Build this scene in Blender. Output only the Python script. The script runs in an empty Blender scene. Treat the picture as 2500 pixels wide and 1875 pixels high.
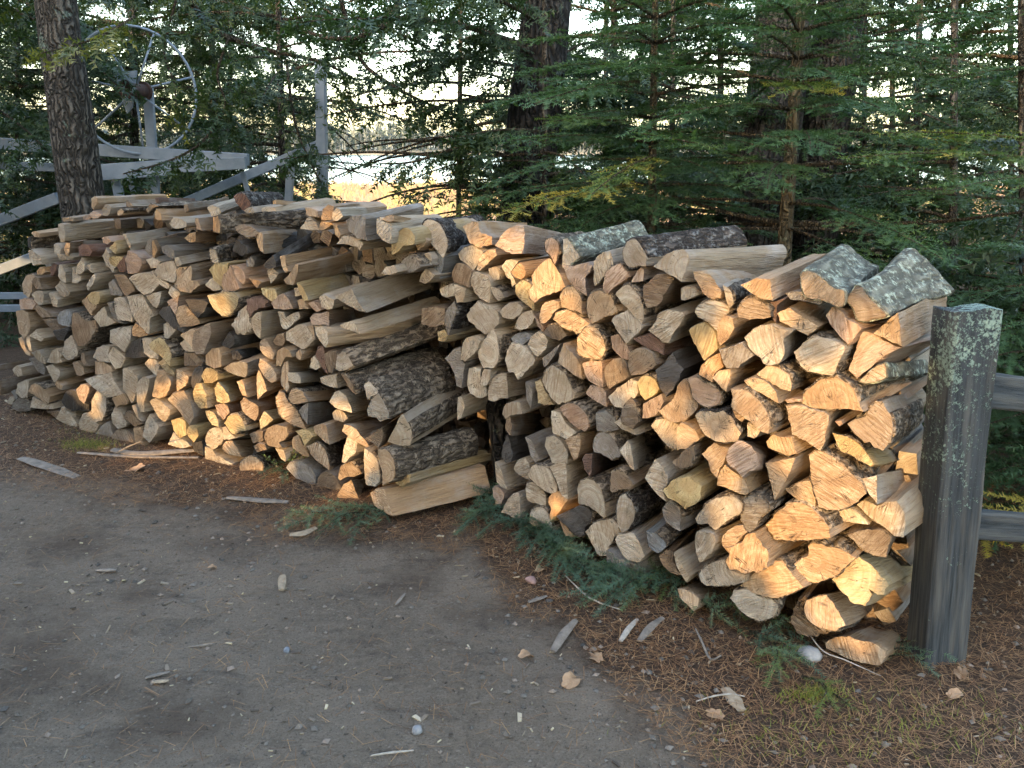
import bpy, bmesh, math, random
import numpy as np
from mathutils import Vector, Matrix, noise

R = math.radians
scn = bpy.context.scene
# ---------------- camera, sky, sun, exposure ----------------
EYE = Vector((0.0, 0.0, 1.6)); PITCH = R(15.8); FPX = 2050.0
cam = bpy.data.cameras.new('camera'); camo = bpy.data.objects.new('camera', cam)
scn.collection.objects.link(camo); scn.camera = camo
cam.sensor_width = 36; cam.lens = 36 * FPX / 2500; cam.clip_start = 0.05; cam.clip_end = 3000
camo.location = EYE; camo.rotation_euler = (R(90) - PITCH, 0, 0)

SUN_EL = R(13); SH = Vector((0.62, 0.785, 0)).normalized()      # the way the light travels over the ground
SDIR = Vector((SH.x * math.cos(SUN_EL), SH.y * math.cos(SUN_EL), -math.sin(SUN_EL)))
world = bpy.data.worlds.new('World'); scn.world = world; world.use_nodes = True
wn = world.node_tree; wn.nodes.clear()
sky = wn.nodes.new('ShaderNodeTexSky'); sky.sky_type = 'NISHITA'; sky.sun_disc = False
sky.sun_elevation = SUN_EL; sky.sun_rotation = math.atan2(-SH.x, -SH.y)
sky.air_density = 1.0; sky.dust_density = 2.4; sky.ozone_density = 0.25
bgn = wn.nodes.new('ShaderNodeBackground'); bgn.inputs[1].default_value = 0.15
wo = wn.nodes.new('ShaderNodeOutputWorld')
wn.links.new(sky.outputs[0], bgn.inputs[0]); wn.links.new(bgn.outputs[0], wo.inputs[0])
sun = bpy.data.lights.new('sun', 'SUN'); sun.energy = 2.0; sun.angle = R(0.5); sun.color = (0.48, 0.30, 0.13)
suno = bpy.data.objects.new('sun', sun); scn.collection.objects.link(suno)
suno.rotation_euler = SDIR.to_track_quat('-Z', 'Y').to_euler(); suno.location = (-6, -8, 6)
scn.view_settings.view_transform = 'Standard'; scn.view_settings.look = 'None'
scn.view_settings.gamma = 1.0; scn.view_settings.use_curve_mapping = False
scn.view_settings.exposure = 3.55
scn.render.engine = 'CYCLES'
scn.cycles.max_bounces = 6; scn.cycles.transparent_max_bounces = 8
scn.cycles.use_denoising = True

# ---------------- pixel <-> place ----------------
SP, CP = math.sin(PITCH), math.cos(PITCH)
def ray(x, y):
    u = (x - 1250) / FPX; v = (y - 937.5) / FPX
    return Vector((u, CP - v * SP, -(SP + v * CP)))
def on_ground(x, y, z=0.0):
    r = ray(x, y); return EYE + r * ((z - EYE.z) / r.z)
def at(x, y, Y):
    r = ray(x, y); return EYE + r * (Y / r.y)
def project(p):
    q = p - EYE; d = q.y * CP - q.z * SP
    if d < 0.05: return None
    return (1250 + FPX * q.x / d, 937.5 - FPX * (q.y * SP + q.z * CP) / d)

# ---------------- object helpers ----------------
def tag(o, label=None, cat=None, group=None, kind=None):
    if label: o['label'] = label
    if cat: o['category'] = cat
    if group: o['group'] = group
    if kind: o['kind'] = kind
    return o
def link(o, parent=None):
    scn.collection.objects.link(o)
    if parent: o.parent = parent
    return o
def empty(name, loc=(0, 0, 0)):
    o = bpy.data.objects.new(name, None); o.location = loc; o.empty_display_size = 0.1
    return link(o)
def mesh_np(name, V, F, mats, parent=None, smooth=False, sharp=None, mi=None, attrs=None):
    """V (n,3), F list/array of polygons (ndarray of tris/quads or list of tuples)"""
    me = bpy.data.meshes.new(name)
    V = np.asarray(V, dtype=np.float32)
    if isinstance(F, np.ndarray):
        k = F.shape[1]; nf = F.shape[0]
        me.vertices.add(len(V)); me.vertices.foreach_set('co', V.ravel())
        me.loops.add(nf * k); me.loops.foreach_set('vertex_index', F.astype(np.int32).ravel())
        me.polygons.add(nf); me.polygons.foreach_set('loop_start', np.arange(0, nf * k, k, dtype=np.int32))
        me.update(calc_edges=True)
    else:
        me.from_pydata(V.tolist(), [], F); me.update()
    for m in (mats if isinstance(mats, (list, tuple)) else [mats]): me.materials.append(m)
    if mi is not None: me.polygons.foreach_set('material_index', np.asarray(mi, dtype=np.int32))
    me.polygons.foreach_set('use_smooth', [bool(smooth)] * len(me.polygons))
    if attrs:
        for an, (ty, data) in attrs.items():
            a = me.attributes.new(an, ty, 'POINT')
            key = {'FLOAT': 'value', 'FLOAT_VECTOR': 'vector', 'FLOAT_COLOR': 'color'}[ty]
            a.data.foreach_set(key, np.asarray(data, dtype=np.float32).ravel())
    if smooth and sharp: me.set_sharp_from_angle(angle=sharp)
    me.validate()
    o = bpy.data.objects.new(name, me)
    return link(o, parent)
def tube(path, radii, n=8, cap=True, wob=0.0, seed=0):
    V = []; F = []; pts = [Vector(p) for p in path]
    up = Vector((0.13, 0.31, 0.9)).normalized(); K = len(pts)
    rr = random.Random(seed)
    for i, p in enumerate(pts):
        t = (pts[min(i + 1, K - 1)] - pts[max(i - 1, 0)]).normalized()
        a = t.cross(up)
        if a.length < 0.1: a = t.cross(Vector((1, 0, 0)))
        a.normalize(); b = t.cross(a)
        for j in range(n):
            th = 2 * math.pi * j / n
            r = radii[i] * (1 + wob * noise.noise(Vector((math.cos(th) * 1.5, math.sin(th) * 1.5, i * 0.35 + seed))))
            V.append(p + (a * math.cos(th) + b * math.sin(th)) * r)
    for i in range(K - 1):
        for j in range(n):
            F.append((i * n + j, i * n + (j + 1) % n, (i + 1) * n + (j + 1) % n, (i + 1) * n + j))
    if cap: F.append(tuple(range(n))[::-1]); F.append(tuple(range((K - 1) * n, K * n)))
    return V, F
def join(parts):
    V = []; F = []
    for v, f in parts:
        o = len(V); V += list(v); F += [tuple(i + o for i in q) for q in f]
    return V, F
def spline(P, n):
    P = [Vector(p) for p in P]; Q = [P[0] * 2 - P[1]] + P + [P[-1] * 2 - P[-2]]; out = []
    segs = len(P) - 1
    for s in range(n + 1):
        t = s / n * segs; i = min(int(t), segs - 1); t -= i
        a, b, c, d = Q[i], Q[i + 1], Q[i + 2], Q[i + 3]
        out.append(0.5 * ((2 * b) + (c - a) * t + (2 * a - 5 * b + 4 * c - d) * t * t + (3 * b - a - 3 * c + d) * t ** 3))
    return out
def poly_in(x, y, P):
    c = False; n = len(P)
    for i in range(n):
        x1, y1 = P[i]; x2, y2 = P[i - 1]
        if (y1 > y) != (y2 > y) and x < (x2 - x1) * (y - y1) / (y2 - y1) + x1: c = not c
    return c
# ---------------- materials ----------------
class NT:
    def __init__(s, name, rough=0.8, spec=0.3):
        s.m = bpy.data.materials.new(name); s.m.use_nodes = True; s.t = s.m.node_tree
        s.b = s.t.nodes['Principled BSDF']; s.b.inputs['Roughness'].default_value = rough
        s.b.inputs['Specular IOR Level'].default_value = spec
    def n(s, ty, **kw):
        nd = s.t.nodes.new(ty)
        for k, v in kw.items():
            if k.startswith('i_'):
                key = k[2:]; key = int(key) if key.isdigit() else key.replace('_', ' ')
                s.set(nd.inputs[key], v)
            else: setattr(nd, k, v)
        return nd
    def set(s, inp, v):
        if isinstance(v, bpy.types.NodeSocket): s.t.links.new(v, inp)
        elif isinstance(v, tuple) and len(v) == 3 and inp.type == 'RGBA': inp.default_value = (*v, 1)
        else: inp.default_value = v
    def math(s, op, a, b=None, clamp=False):
        nd = s.n('ShaderNodeMath', operation=op, use_clamp=clamp); s.set(nd.inputs[0], a)
        if b is not None: s.set(nd.inputs[1], b)
        return nd.outputs[0]
    def vmath(s, op, a, b=None):
        nd = s.n('ShaderNodeVectorMath', operation=op); s.set(nd.inputs[0], a)
        if b is not None: s.set(nd.inputs[1], b)
        return nd.outputs[0]
    def mix(s, f, a, b, mode='MIX'):
        nd = s.n('ShaderNodeMix', data_type='RGBA', blend_type=mode); s.set(nd.inputs[0], f)
        s.set(nd.inputs[6], a); s.set(nd.inputs[7], b); return nd.outputs[2]
    def noise(s, vec, scale, detail=4, rough=0.55, dist=0.0):
        nd = s.n('ShaderNodeTexNoise'); s.set(nd.inputs['Vector'], vec); nd.inputs['Scale'].default_value = scale
        nd.inputs['Detail'].default_value = detail; nd.inputs['Roughness'].default_value = rough
        nd.inputs['Distortion'].default_value = dist; return nd.outputs['Fac']
    def ramp(s, f, stops, interp='LINEAR'):
        nd = s.n('ShaderNodeValToRGB'); s.set(nd.inputs[0], f); cr = nd.color_ramp; cr.interpolation = interp
        while len(cr.elements) < len(stops): cr.elements.new(0.5)
        for e, (p, c) in zip(cr.elements, stops):
            e.position = p; e.color = (*c, 1) if isinstance(c, tuple) else (c, c, c, 1)
        return nd.outputs[0]
    def maprange(s, v, a, b, c, d):
        nd = s.n('ShaderNodeMapRange'); s.set(nd.inputs[0], v)
        for i, q in zip((1, 2, 3, 4), (a, b, c, d)): nd.inputs[i].default_value = q
        return nd.outputs[0]
    def scale3(s, vec, v3):
        nd = s.n('ShaderNodeVectorMath', operation='MULTIPLY'); s.set(nd.inputs[0], vec); nd.inputs[1].default_value = v3
        return nd.outputs[0]
    def attr(s, name, out='Vector'):
        return s.n('ShaderNodeAttribute', attribute_name=name).outputs[out]
    def obj(s): return s.n('ShaderNodeTexCoord').outputs['Object']
    def bump(s, h, strength=0.5, dist=0.01):
        nd = s.n('ShaderNodeBump'); s.set(nd.inputs['Height'], h)
        nd.inputs['Strength'].default_value = strength; nd.inputs['Distance'].default_value = dist
        s.t.links.new(nd.outputs[0], s.b.inputs['Normal'])
    def col(s, c): s.set(s.b.inputs['Base Color'], c)

def log_vec(n):
    rco = n.attr('rco'); seed = n.attr('seed', 'Fac')
    off = n.n('ShaderNodeCombineXYZ'); n.set(off.inputs[0], n.math('MULTIPLY', seed, 17.3)); n.set(off.inputs[1], n.math('MULTIPLY', seed, 9.1))
    n.set(off.inputs[2], n.math('MULTIPLY', seed, 5.7))
    return rco, seed, n.vmath('ADD', rco, off.outputs[0])
# sawn end
n = NT('sawn_end', 0.75, 0.25); rco, seed, v = log_vec(n); tint = n.attr('tint', 'Color')
rot = n.n('ShaderNodeVectorRotate', rotation_type='Z_AXIS'); n.set(rot.inputs['Vector'], rco)
n.set(rot.inputs['Angle'], n.math('MULTIPLY', seed, 40.0))
sv = n.vmath('ADD', n.scale3(rot.outputs[0], (1, 0.05, 1)), n.scale3(v, (0.02, 0.02, 0)))
saw = n.noise(sv, 175, 2, 0.55, 0.12)
dist = n.n('ShaderNodeVectorMath', operation='LENGTH'); n.set(dist.inputs[0], n.scale3(rco, (1, 1, 0)))
rd = n.math('ADD', dist.outputs['Value'], n.math('MULTIPLY', n.noise(v, 9, 2), 0.02))
ring = n.math('SINE', n.math('MULTIPLY', rd, 900.0))
ring2 = n.noise(n.n('ShaderNodeCombineXYZ', i_0=n.math('MULTIPLY', rd, 1.0), i_1=seed).outputs[0], 75, 3, 0.7)
heart = n.maprange(n.math('ADD', rd, n.math('MULTIPLY', n.noise(v, 20, 3), 0.05)), 0.055, 0.075, 1.0, 0.0)
blot = n.noise(v, 13, 5, 0.6)
c = n.mix(n.maprange(blot, 0.40, 0.62, 0.0, 0.85), tint, n.mix(1.0, tint, (0.60, 0.54, 0.48), 'MULTIPLY'))
c = n.mix(n.math('MULTIPLY', heart, n.maprange(n.math('FRACT', n.math('MULTIPLY', seed, 7.7)), 0, 1, 0.0, 0.55)), c, n.mix(1.0, tint, (0.66, 0.50, 0.38), 'MULTIPLY'))
c = n.mix(n.maprange(ring2, 0.42, 0.60, 0.0, 0.6), c, n.mix(1.0, tint, (0.58, 0.48, 0.38), 'MULTIPLY'))
c = n.mix(n.maprange(ring, 0.0, 1.0, 0.0, 0.2), c, n.mix(1.0, tint, (0.6, 0.5, 0.4), 'MULTIPLY'))
sawk = n.maprange(n.math('FRACT', n.math('MULTIPLY', seed, 3.3)), 0, 1, 0.0, 0.9)
c = n.mix(n.math('MULTIPLY', n.maprange(saw, 0.48, 0.60, 0, 1), sawk), c, n.mix(1.0, tint, (0.46, 0.37, 0.29), 'MULTIPLY'))
fleck = n.noise(v, 240, 2, 0.5)
c = n.mix(n.maprange(fleck, 0.66, 0.74, 0, 0.6), c, n.mix(1.0, tint, (0.35, 0.28, 0.22), 'MULTIPLY'))
n.col(c)
# radial checks
ang = n.n('ShaderNodeSeparateXYZ'); n.set(ang.inputs[0], rco)
at2 = n.math('ARCTAN2', ang.outputs[1], ang.outputs[0])
chk = n.noise(n.n('ShaderNodeCombineXYZ', i_0=n.math('MULTIPLY', at2, 1.0), i_1=seed, i_2=n.math('MULTIPLY', rd, 1.5)).outputs[0], 3.6, 2, 0.6)
ck = n.maprange(n.math('ABSOLUTE', n.math('SUBTRACT', chk, 0.5)), 0.0, 0.010, 1.0, 0.0)
ckm = n.math('MULTIPLY', ck, n.maprange(n.noise(v, 18, 2), 0.50, 0.62, 0, 1))
n.col(n.mix(n.math('MULTIPLY', ckm, 0.9), c, (0.04, 0.03, 0.022)))
h = n.math('SUBTRACT', n.math('ADD', n.math('MULTIPLY', saw, 1.0), n.math('MULTIPLY', n.noise(v, 90, 4, 0.7), 0.6)), n.math('MULTIPLY', ckm, 0.8))
n.bump(h, 1.0, 0.010); M_END = n.m
# split side
n = NT('split_wood', 0.7, 0.25); rco, seed, v = log_vec(n); tint = n.attr('tint', 'Color')
f1 = n.noise(n.scale3(v, (1, 1, 0.035)), 190, 4, 0.65, 0.3); f2 = n.noise(n.scale3(v, (1, 1, 0.10)), 38, 4, 0.6, 1.5); f3 = n.noise(v, 7, 4, 0.6)
base = n.mix(1.0, tint, (0.70, 0.62, 0.53), 'MULTIPLY')
c = n.mix(n.maprange(f2, 0.42, 0.66, 0, 0.75), base, n.mix(1.0, tint, (0.54, 0.42, 0.32), 'MULTIPLY'))
c = n.mix(n.maprange(f1, 0.50, 0.68, 0, 0.65), c, n.mix(1.0, tint, (0.38, 0.28, 0.22), 'MULTIPLY'))
c = n.mix(n.maprange(f3, 0.48, 0.68, 0, 0.5), c, n.mix(0.7, tint, (0.30, 0.29, 0.28)))
n.col(c); n.bump(n.math('ADD', f1, n.math('MULTIPLY', f2, 1.6)), 1.0, 0.010); M_SPLIT = n.m
# barks
def bark(name, dark, light, patch, pc, sc=1.0):
    n = NT(name, 0.92, 0.1); rco, seed, v = log_vec(n)
    w = n.noise(v, 25, 3, 0.6)
    vv = n.vmath('ADD', n.scale3(v, (1, 1, 0.22)), n.n('ShaderNodeCombineXYZ', i_0=n.math('MULTIPLY', w, 0.05), i_1=n.math('MULTIPLY', w, 0.04)).outputs[0])
    vo = n.n('ShaderNodeTexVoronoi', feature='DISTANCE_TO_EDGE'); n.set(vo.inputs['Vector'], vv); vo.inputs['Scale'].default_value = 55 * sc
    e = n.maprange(vo.outputs['Distance'], 0.02, 0.30, 0, 1); fn = n.noise(n.scale3(v, (1, 1, 0.3)), 120, 4, 0.7)
    c = n.mix(e, dark, light); c = n.mix(n.maprange(fn, 0.35, 0.7, 0, 0.75), c, tuple(x * 0.45 for x in light))
    pm = n.maprange(n.noise(v, 24, 7, 0.8), 0.52, 0.60, 0, patch); c = n.mix(pm, c, n.mix(n.noise(v, 150, 2), pc, tuple(min(1, x * 1.5) for x in pc)))
    n.col(c); n.bump(n.math('ADD', n.math('MULTIPLY', e, 1.6), fn), 0.9, 0.008); return n.m
M_BARK = bark('furrowed_bark', (0.025, 0.019, 0.014), (0.205, 0.165, 0.125), 0.6, (0.30, 0.24, 0.175), 0.8)
M_BARK_DARK = bark('dark_bark', (0.013, 0.011, 0.010), (0.085, 0.07, 0.06), 0.35, (0.30, 0.29, 0.27))
M_BARK_LICH = bark('lichen_bark', (0.06, 0.06, 0.05), (0.17, 0.165, 0.13), 0.75, (0.30, 0.33, 0.26), 0.5)
def tree_bark(name, dark, light, lich, sc):
    n = NT(name, 0.93, 0.1); v = n.obj(); w = n.noise(v, 6, 3, 0.6)
    vv = n.vmath('ADD', n.scale3(v, (1, 1, 0.20)), n.n('ShaderNodeCombineXYZ', i_0=n.math('MULTIPLY', w, 0.12), i_1=n.math('MULTIPLY', w, 0.12)).outputs[0])
    vo = n.n('ShaderNodeTexVoronoi', feature='DISTANCE_TO_EDGE'); n.set(vo.inputs['Vector'], vv); vo.inputs['Scale'].default_value = sc
    e = n.maprange(vo.outputs['Distance'], 0.02, 0.28, 0, 1); fn = n.noise(n.scale3(v, (1, 1, 0.35)), 55, 5, 0.7)
    c = n.mix(e, dark, light); c = n.mix(n.maprange(fn, 0.35, 0.65, 0, 0.8), c, tuple(x * 0.4 for x in light))
    c = n.mix(n.maprange(n.noise(v, 7, 6, 0.75), 0.58, 0.64, 0, lich), c, (0.20, 0.26, 0.20))
    n.col(c); n.bump(n.math('ADD', n.math('MULTIPLY', e, 2.0), fn), 1.0, 0.02); return n.m
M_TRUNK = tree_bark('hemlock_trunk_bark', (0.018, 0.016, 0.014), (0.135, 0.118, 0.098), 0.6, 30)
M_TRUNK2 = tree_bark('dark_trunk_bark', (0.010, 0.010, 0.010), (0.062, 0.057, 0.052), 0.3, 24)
M_TWIG = tree_bark('twig_bark', (0.05, 0.04, 0.03), (0.15, 0.12, 0.085), 0.4, 60)
M_SAP = tree_bark('fir_stem_bark', (0.06, 0.05, 0.035), (0.19, 0.16, 0.11), 0.5, 30)
# needles: each clump of foliage carries its own hue
def leafmat(name, stops, rough=0.55):
    n = NT(name, rough, 0.35); h = n.attr('hue', 'Fac')
    n.col(n.ramp(h, stops)); n.b.inputs['Subsurface Weight'].default_value = 0.0
    tr = n.n('ShaderNodeBsdfTranslucent'); n.set(tr.inputs[0], n.mix(1.0, n.ramp(h, stops), (1.6, 1.8, 0.9), 'MULTIPLY'))
    mx = n.n('ShaderNodeMixShader'); mx.inputs[0].default_value = 0.28
    out = n.t.nodes['Material Output']; n.t.links.new(n.b.outputs[0], mx.inputs[1]); n.t.links.new(tr.outputs[0], mx.inputs[2])
    n.t.links.new(mx.outputs[0], out.inputs[0]); return n.m
M_FIR = leafmat('fir_needles', [(0, (0.026, 0.057, 0.026)), (0.5, (0.047, 0.093, 0.037)), (0.85, (0.093, 0.135, 0.028)), (1, (0.270, 0.208, 0.032))])
M_HEM = leafmat('hemlock_needles', [(0, (0.013, 0.029, 0.013)), (0.55, (0.026, 0.047, 0.017)), (0.85, (0.055, 0.070, 0.017)), (1, (0.131, 0.121, 0.023))])
M_BLUEFIR = leafmat('cut_fir_needles', [(0, (0.033, 0.068, 0.037)), (0.5, (0.066, 0.112, 0.073)), (1, (0.102, 0.135, 0.030))])
n = NT('shade_caster_leaves', 0.6, 0.3); n.col(n.ramp(n.attr('hue', 'Fac'), [(0, (0.03, 0.06, 0.02)), (1, (0.08, 0.10, 0.03))])); M_SHADE = n.m
M_NEEDLE = leafmat('fallen_needles', [(0, (0.126, 0.064, 0.036)), (0.5, (0.252, 0.133, 0.068)), (1, (0.441, 0.267, 0.136))])
M_DRY = leafmat('marsh_grass', [(0, (0.132, 0.080, 0.068)), (0.45, (0.204, 0.138, 0.116)), (0.75, (0.204, 0.159, 0.089)), (1, (0.198, 0.186, 0.068))])
M_GRASS = leafmat('green_grass', [(0, (0.066, 0.088, 0.016)), (1, (0.220, 0.224, 0.032))])
M_FARTREE = leafmat('far_trees', [(0, (0.029, 0.050, 0.060)), (0.5, (0.059, 0.075, 0.096)), (1, (0.092, 0.105, 0.102))], 0.9)  # blue-grey tones carry the distance haze
def plain(name, c1, c2, sc=20, rough=0.85, b=0.4, metal=0.0):
    n = NT(name, rough, 0.3); v = n.obj(); f = n.noise(v, sc, 5, 0.65)
    n.col(n.mix(n.maprange(f, 0.3, 0.7, 0, 1), c1, c2)); n.bump(n.noise(v, sc * 4, 4, 0.7), b, 0.004)
    n.b.inputs['Metallic'].default_value = metal; return n.m
M_METAL = plain('galvanised_metal', (0.13, 0.165, 0.205), (0.20, 0.235, 0.275), 9, 0.6, 0.1, 0.1)
M_RUST = plain('rusty_iron', (0.025, 0.015, 0.012), (0.075, 0.04, 0.03), 25, 0.9, 0.5)
M_STONE = plain('white_stone', (0.14, 0.14, 0.14), (0.30, 0.28, 0.26), 22, 0.7, 0.4)
M_PINKSTONE = plain('reddish_stone', (0.16, 0.10, 0.09), (0.32, 0.20, 0.17), 60, 0.8, 0.4)
M_PEBBLE = leafmat('pebbles', [(0, (0.07, 0.062, 0.055)), (0.6, (0.17, 0.15, 0.13)), (1, (0.26, 0.20, 0.16))], 0.8)
M_CHIP = leafmat('wood_chips', [(0, (0.06, 0.048, 0.04)), (0.45, (0.17, 0.135, 0.105)), (0.8, (0.30, 0.24, 0.175)), (1, (0.52, 0.44, 0.33))], 0.8)
M_DEADWOOD = plain('weathered_deadwood', (0.09, 0.075, 0.062), (0.22, 0.185, 0.15), 30, 0.85, 0.6)
M_OAKLEAF = plain('dry_oak_leaf', (0.20, 0.12, 0.065), (0.34, 0.22, 0.13), 40, 0.7, 0.3)
M_BIRCHTWIG = plain('pale_twig', (0.20, 0.17, 0.14), (0.38, 0.34, 0.28), 60, 0.8, 0.3)
# post
n = NT('weathered_post', 0.88, 0.15); v = n.obj()
g = n.noise(n.scale3(v, (1, 1, 0.03)), 120, 5, 0.7); gg = n.noise(n.scale3(v, (1, 1, 0.08)), 26, 3, 0.6)
c = n.mix(n.maprange(g, 0.3, 0.7, 0, 1), (0.010, 0.012, 0.014), (0.052, 0.060, 0.067)); c = n.mix(n.maprange(gg, 0.5, 0.75, 0, 0.7), c, (0.10, 0.095, 0.085))
sepz = n.n('ShaderNodeSeparateXYZ'); n.set(sepz.inputs[0], v)
hz = n.maprange(sepz.outputs[2], 0.15, 1.15, -0.20, 0.05)
spk = n.noise(v, 85, 5, 0.8); cl = n.noise(v, 7, 3, 0.6)
lm = n.maprange(n.math('ADD', n.math('ADD', spk, hz), n.math('MULTIPLY', n.math('SUBTRACT', cl, 0.5), 0.55)), 0.565, 0.60, 0, 1)
c = n.mix(lm, c, n.mix(n.noise(v, 200, 2), (0.11, 0.16, 0.135), (0.24, 0.31, 0.26)))
n.col(c); n.bump(n.math('ADD', g, n.math('MULTIPLY', lm, 0.9)), 0.8, 0.006); M_POST = n.m
# ground
n = NT('dirt_ground', 0.95, 0.1); v = n.obj(); lit = n.attr('litter', 'Fac'); mead = n.attr('meadow', 'Fac')
a = n.noise(v, 1.3, 5, 0.6); b_ = n.noise(v, 30, 8, 0.8); c_ = n.noise(v, 150, 5, 0.8); d_ = n.noise(n.scale3(v, (1, 2.2, 1)), 4.0, 5, 0.6, 0.8)
dirt = n.mix(n.maprange(b_, 0.3, 0.7, 0, 1), (0.138, 0.110, 0.082), (0.300, 0.242, 0.184))
dirt = n.mix(n.maprange(a, 0.42, 0.62, 0, 0.75), dirt, (0.315, 0.255, 0.195))
dirt = n.mix(n.maprange(d_, 0.56, 0.70, 0, 0.7), dirt, (0.105, 0.085, 0.070))
dirt = n.mix(n.maprange(c_, 0.58, 0.68, 0, 0.75), dirt, (0.44, 0.375, 0.31))
dirt = n.mix(n.maprange(c_, 0.34, 0.45, 0.85, 0), dirt, (0.035, 0.032, 0.030))
vg = n.n('ShaderNodeTexVoronoi'); n.set(vg.inputs['Vector'], n.vmath('ADD', v, n.n('ShaderNodeCombineXYZ', i_0=n.math('MULTIPLY', b_, 0.06)).outputs[0])); vg.inputs['Scale'].default_value = 85
grit = n.maprange(vg.outputs['Distance'], 0.15, 0.5, 1, 0); gsel = n.maprange(n.noise(v, 5, 4, 0.7), 0.45, 0.6, 0.15, 0.8)
sepg = n.n('ShaderNodeSeparateColor'); n.set(sepg.inputs[0], vg.outputs['Color'])
gm = n.math('MULTIPLY', n.math('MULTIPLY', grit, gsel), n.maprange(sepg.outputs[0], 0.35, 0.6, 0, 1))
dmp = n.maprange(n.math('ADD', n.attr('damp', 'Fac'), n.math('MULTIPLY', n.math('SUBTRACT', n.noise(v, 4, 8, 0.8), 0.5), 2.2)), 0.35, 1.0, 0, 0.7)
dirt = n.mix(dmp, dirt, (0.105, 0.076, 0.056))
dirt = n.mix(gm, dirt, n.mix(sepg.outputs[1], (0.085, 0.075, 0.068), (0.42, 0.36, 0.30)))
duff = n.mix(n.maprange(b_, 0.3, 0.65, 0, 1), (0.030, 0.022, 0.017), (0.13, 0.085, 0.057))
duff = n.mix(n.maprange(c_, 0.52, 0.7, 0, 0.8), duff, (0.30, 0.20, 0.125))
lm = n.maprange(n.math('ADD', lit, n.math('MULTIPLY', n.math('SUBTRACT', n.noise(v, 3.5, 7, 0.75), 0.5), 1.5)), 0.25, 0.75, 0, 1)
c = n.mix(lm, dirt, duff)
mf = n.noise(v, 0.5, 5, 0.7)
c = n.mix(mead, c, n.mix(n.maprange(mf, 0.35, 0.65, 0, 1), (0.16, 0.11, 0.075), (0.20, 0.165, 0.08)))
n.col(c); n.bump(n.math('ADD', n.math('ADD', n.math('MULTIPLY', b_, 1.8), c_), n.math('MULTIPLY', gm, 0.8)), 1.0, 0.022); M_GROUND = n.m
n = NT('lake_water', 0.12, 0.5); v = n.obj(); n.col((0.06, 0.12, 0.15))
n.bump(n.noise(n.scale3(v, (0.5, 2, 1)), 1.2, 3, 0.6), 0.25, 0.3); M_WATER = n.m
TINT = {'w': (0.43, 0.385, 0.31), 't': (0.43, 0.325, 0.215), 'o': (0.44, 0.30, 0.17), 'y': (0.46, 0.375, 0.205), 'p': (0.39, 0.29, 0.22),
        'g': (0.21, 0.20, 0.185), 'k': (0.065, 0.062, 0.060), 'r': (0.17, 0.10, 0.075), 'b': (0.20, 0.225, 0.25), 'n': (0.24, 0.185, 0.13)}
# ---------------- ground, lake, meadow ----------------
EDGE = [on_ground(*p) for p in ((-400, 1140), (0, 1165), (250, 1200), (480, 1240), (900, 1330), (1150, 1335), (1230, 1450), (1350, 1520), (1500, 1700), (1750, 1875), (2300, 2400))]
def edge_y(x):
    for a, b in zip(EDGE, EDGE[1:]):
        if a.x <= x <= b.x: return a.y + (b.y - a.y) * (x - a.x) / (b.x - a.x)
    return EDGE[0].y if x < EDGE[0].x else EDGE[-1].y
def ground_z(x, y):
    z = 0.0
    if y > 6.5:
        d = y - 6.5; z -= 0.055 * min(d, 30) + 0.022 * max(0, min(d - 30, 70))
    if abs(x) < 6 and y < 8:
        z += 0.010 * noise.noise(Vector((x * 1.7, y * 1.7, 0))) + 0.006 * noise.noise(Vector((x * 7, y * 7, 3))) + 0.003 * noise.noise(Vector((x * 22, y * 22, 5)))
    return z
def axis(lo, a, b, hi, step):
    d = np.arange(a, b, step); k1 = a - np.geomspace(0.1, a - lo, 26)[::-1]; k2 = b + np.geomspace(0.1, hi - b, 34)
    return np.concatenate([k1, d, k2])
gx = axis(-900, -4.2, 3.2, 900, 0.035); gy = axis(-60, 0.9, 6.6, 110, 0.035)
DAMP = [(on_ground(*p), r) for p, r in (((90, 1560), .22), ((60, 1660), .22), ((330, 1450), .13), ((430, 1770), .20), ((230, 1690), .16), ((170, 1325), .20), ((20, 1480), .12), ((1150, 1500), .12), ((560, 1330), .16), ((1000, 1420), .14))]
V = []; lit = []; mead = []; damp = []
for y in gy:
    for x in gx:
        V.append((x, y, ground_z(x, y)))
        e = edge_y(x); lit.append(max(0.0, min(1.0, 0.5 + (y - e) * 1.3)))
        damp.append(max([0.0] + [1.0 - math.hypot(x - p.x, (y - p.y) * 1.1) / (2.0 * r) for p, r in DAMP]) if abs(x) < 4 and y < 5 else 0.0)
        mead.append(max(0.0, min(1.0, (y - 12) / 10)))
nx, ny = len(gx), len(gy)
ii = np.arange(nx * ny).reshape(ny, nx)
F = np.stack([ii[:-1, :-1].ravel(), ii[:-1, 1:].ravel(), ii[1:, 1:].ravel(), ii[1:, :-1].ravel()], 1)
g = mesh_np('ground', V, F, M_GROUND, smooth=True, attrs={'litter': ('FLOAT', lit), 'meadow': ('FLOAT', mead), 'damp': ('FLOAT', damp)}); tag(g, kind='structure')
w = mesh_np('lake_water', [(-1500, 95, -3.0), (1500, 95, -3.0), (1500, 620, -3.0), (-1500, 620, -3.0)], [(0, 1, 2, 3)], M_WATER); tag(w, kind='structure')
w = mesh_np('far_shore', [(-1500, 500, -3.2), (1500, 500, -3.2), (1500, 2200, 12), (-1500, 2200, 12), (-1500, 500, -2.9), (1500, 500, -2.9), (1500, 540, 0), (-1500, 540, 0)], [(4, 5, 6, 7), (7, 6, 2, 3), (0, 1, 5, 4)],
            plain('shore_ground', (0.16, 0.15, 0.12), (0.22, 0.20, 0.15), 0.1, 0.95, 0.1)); tag(w, kind='structure')

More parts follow.
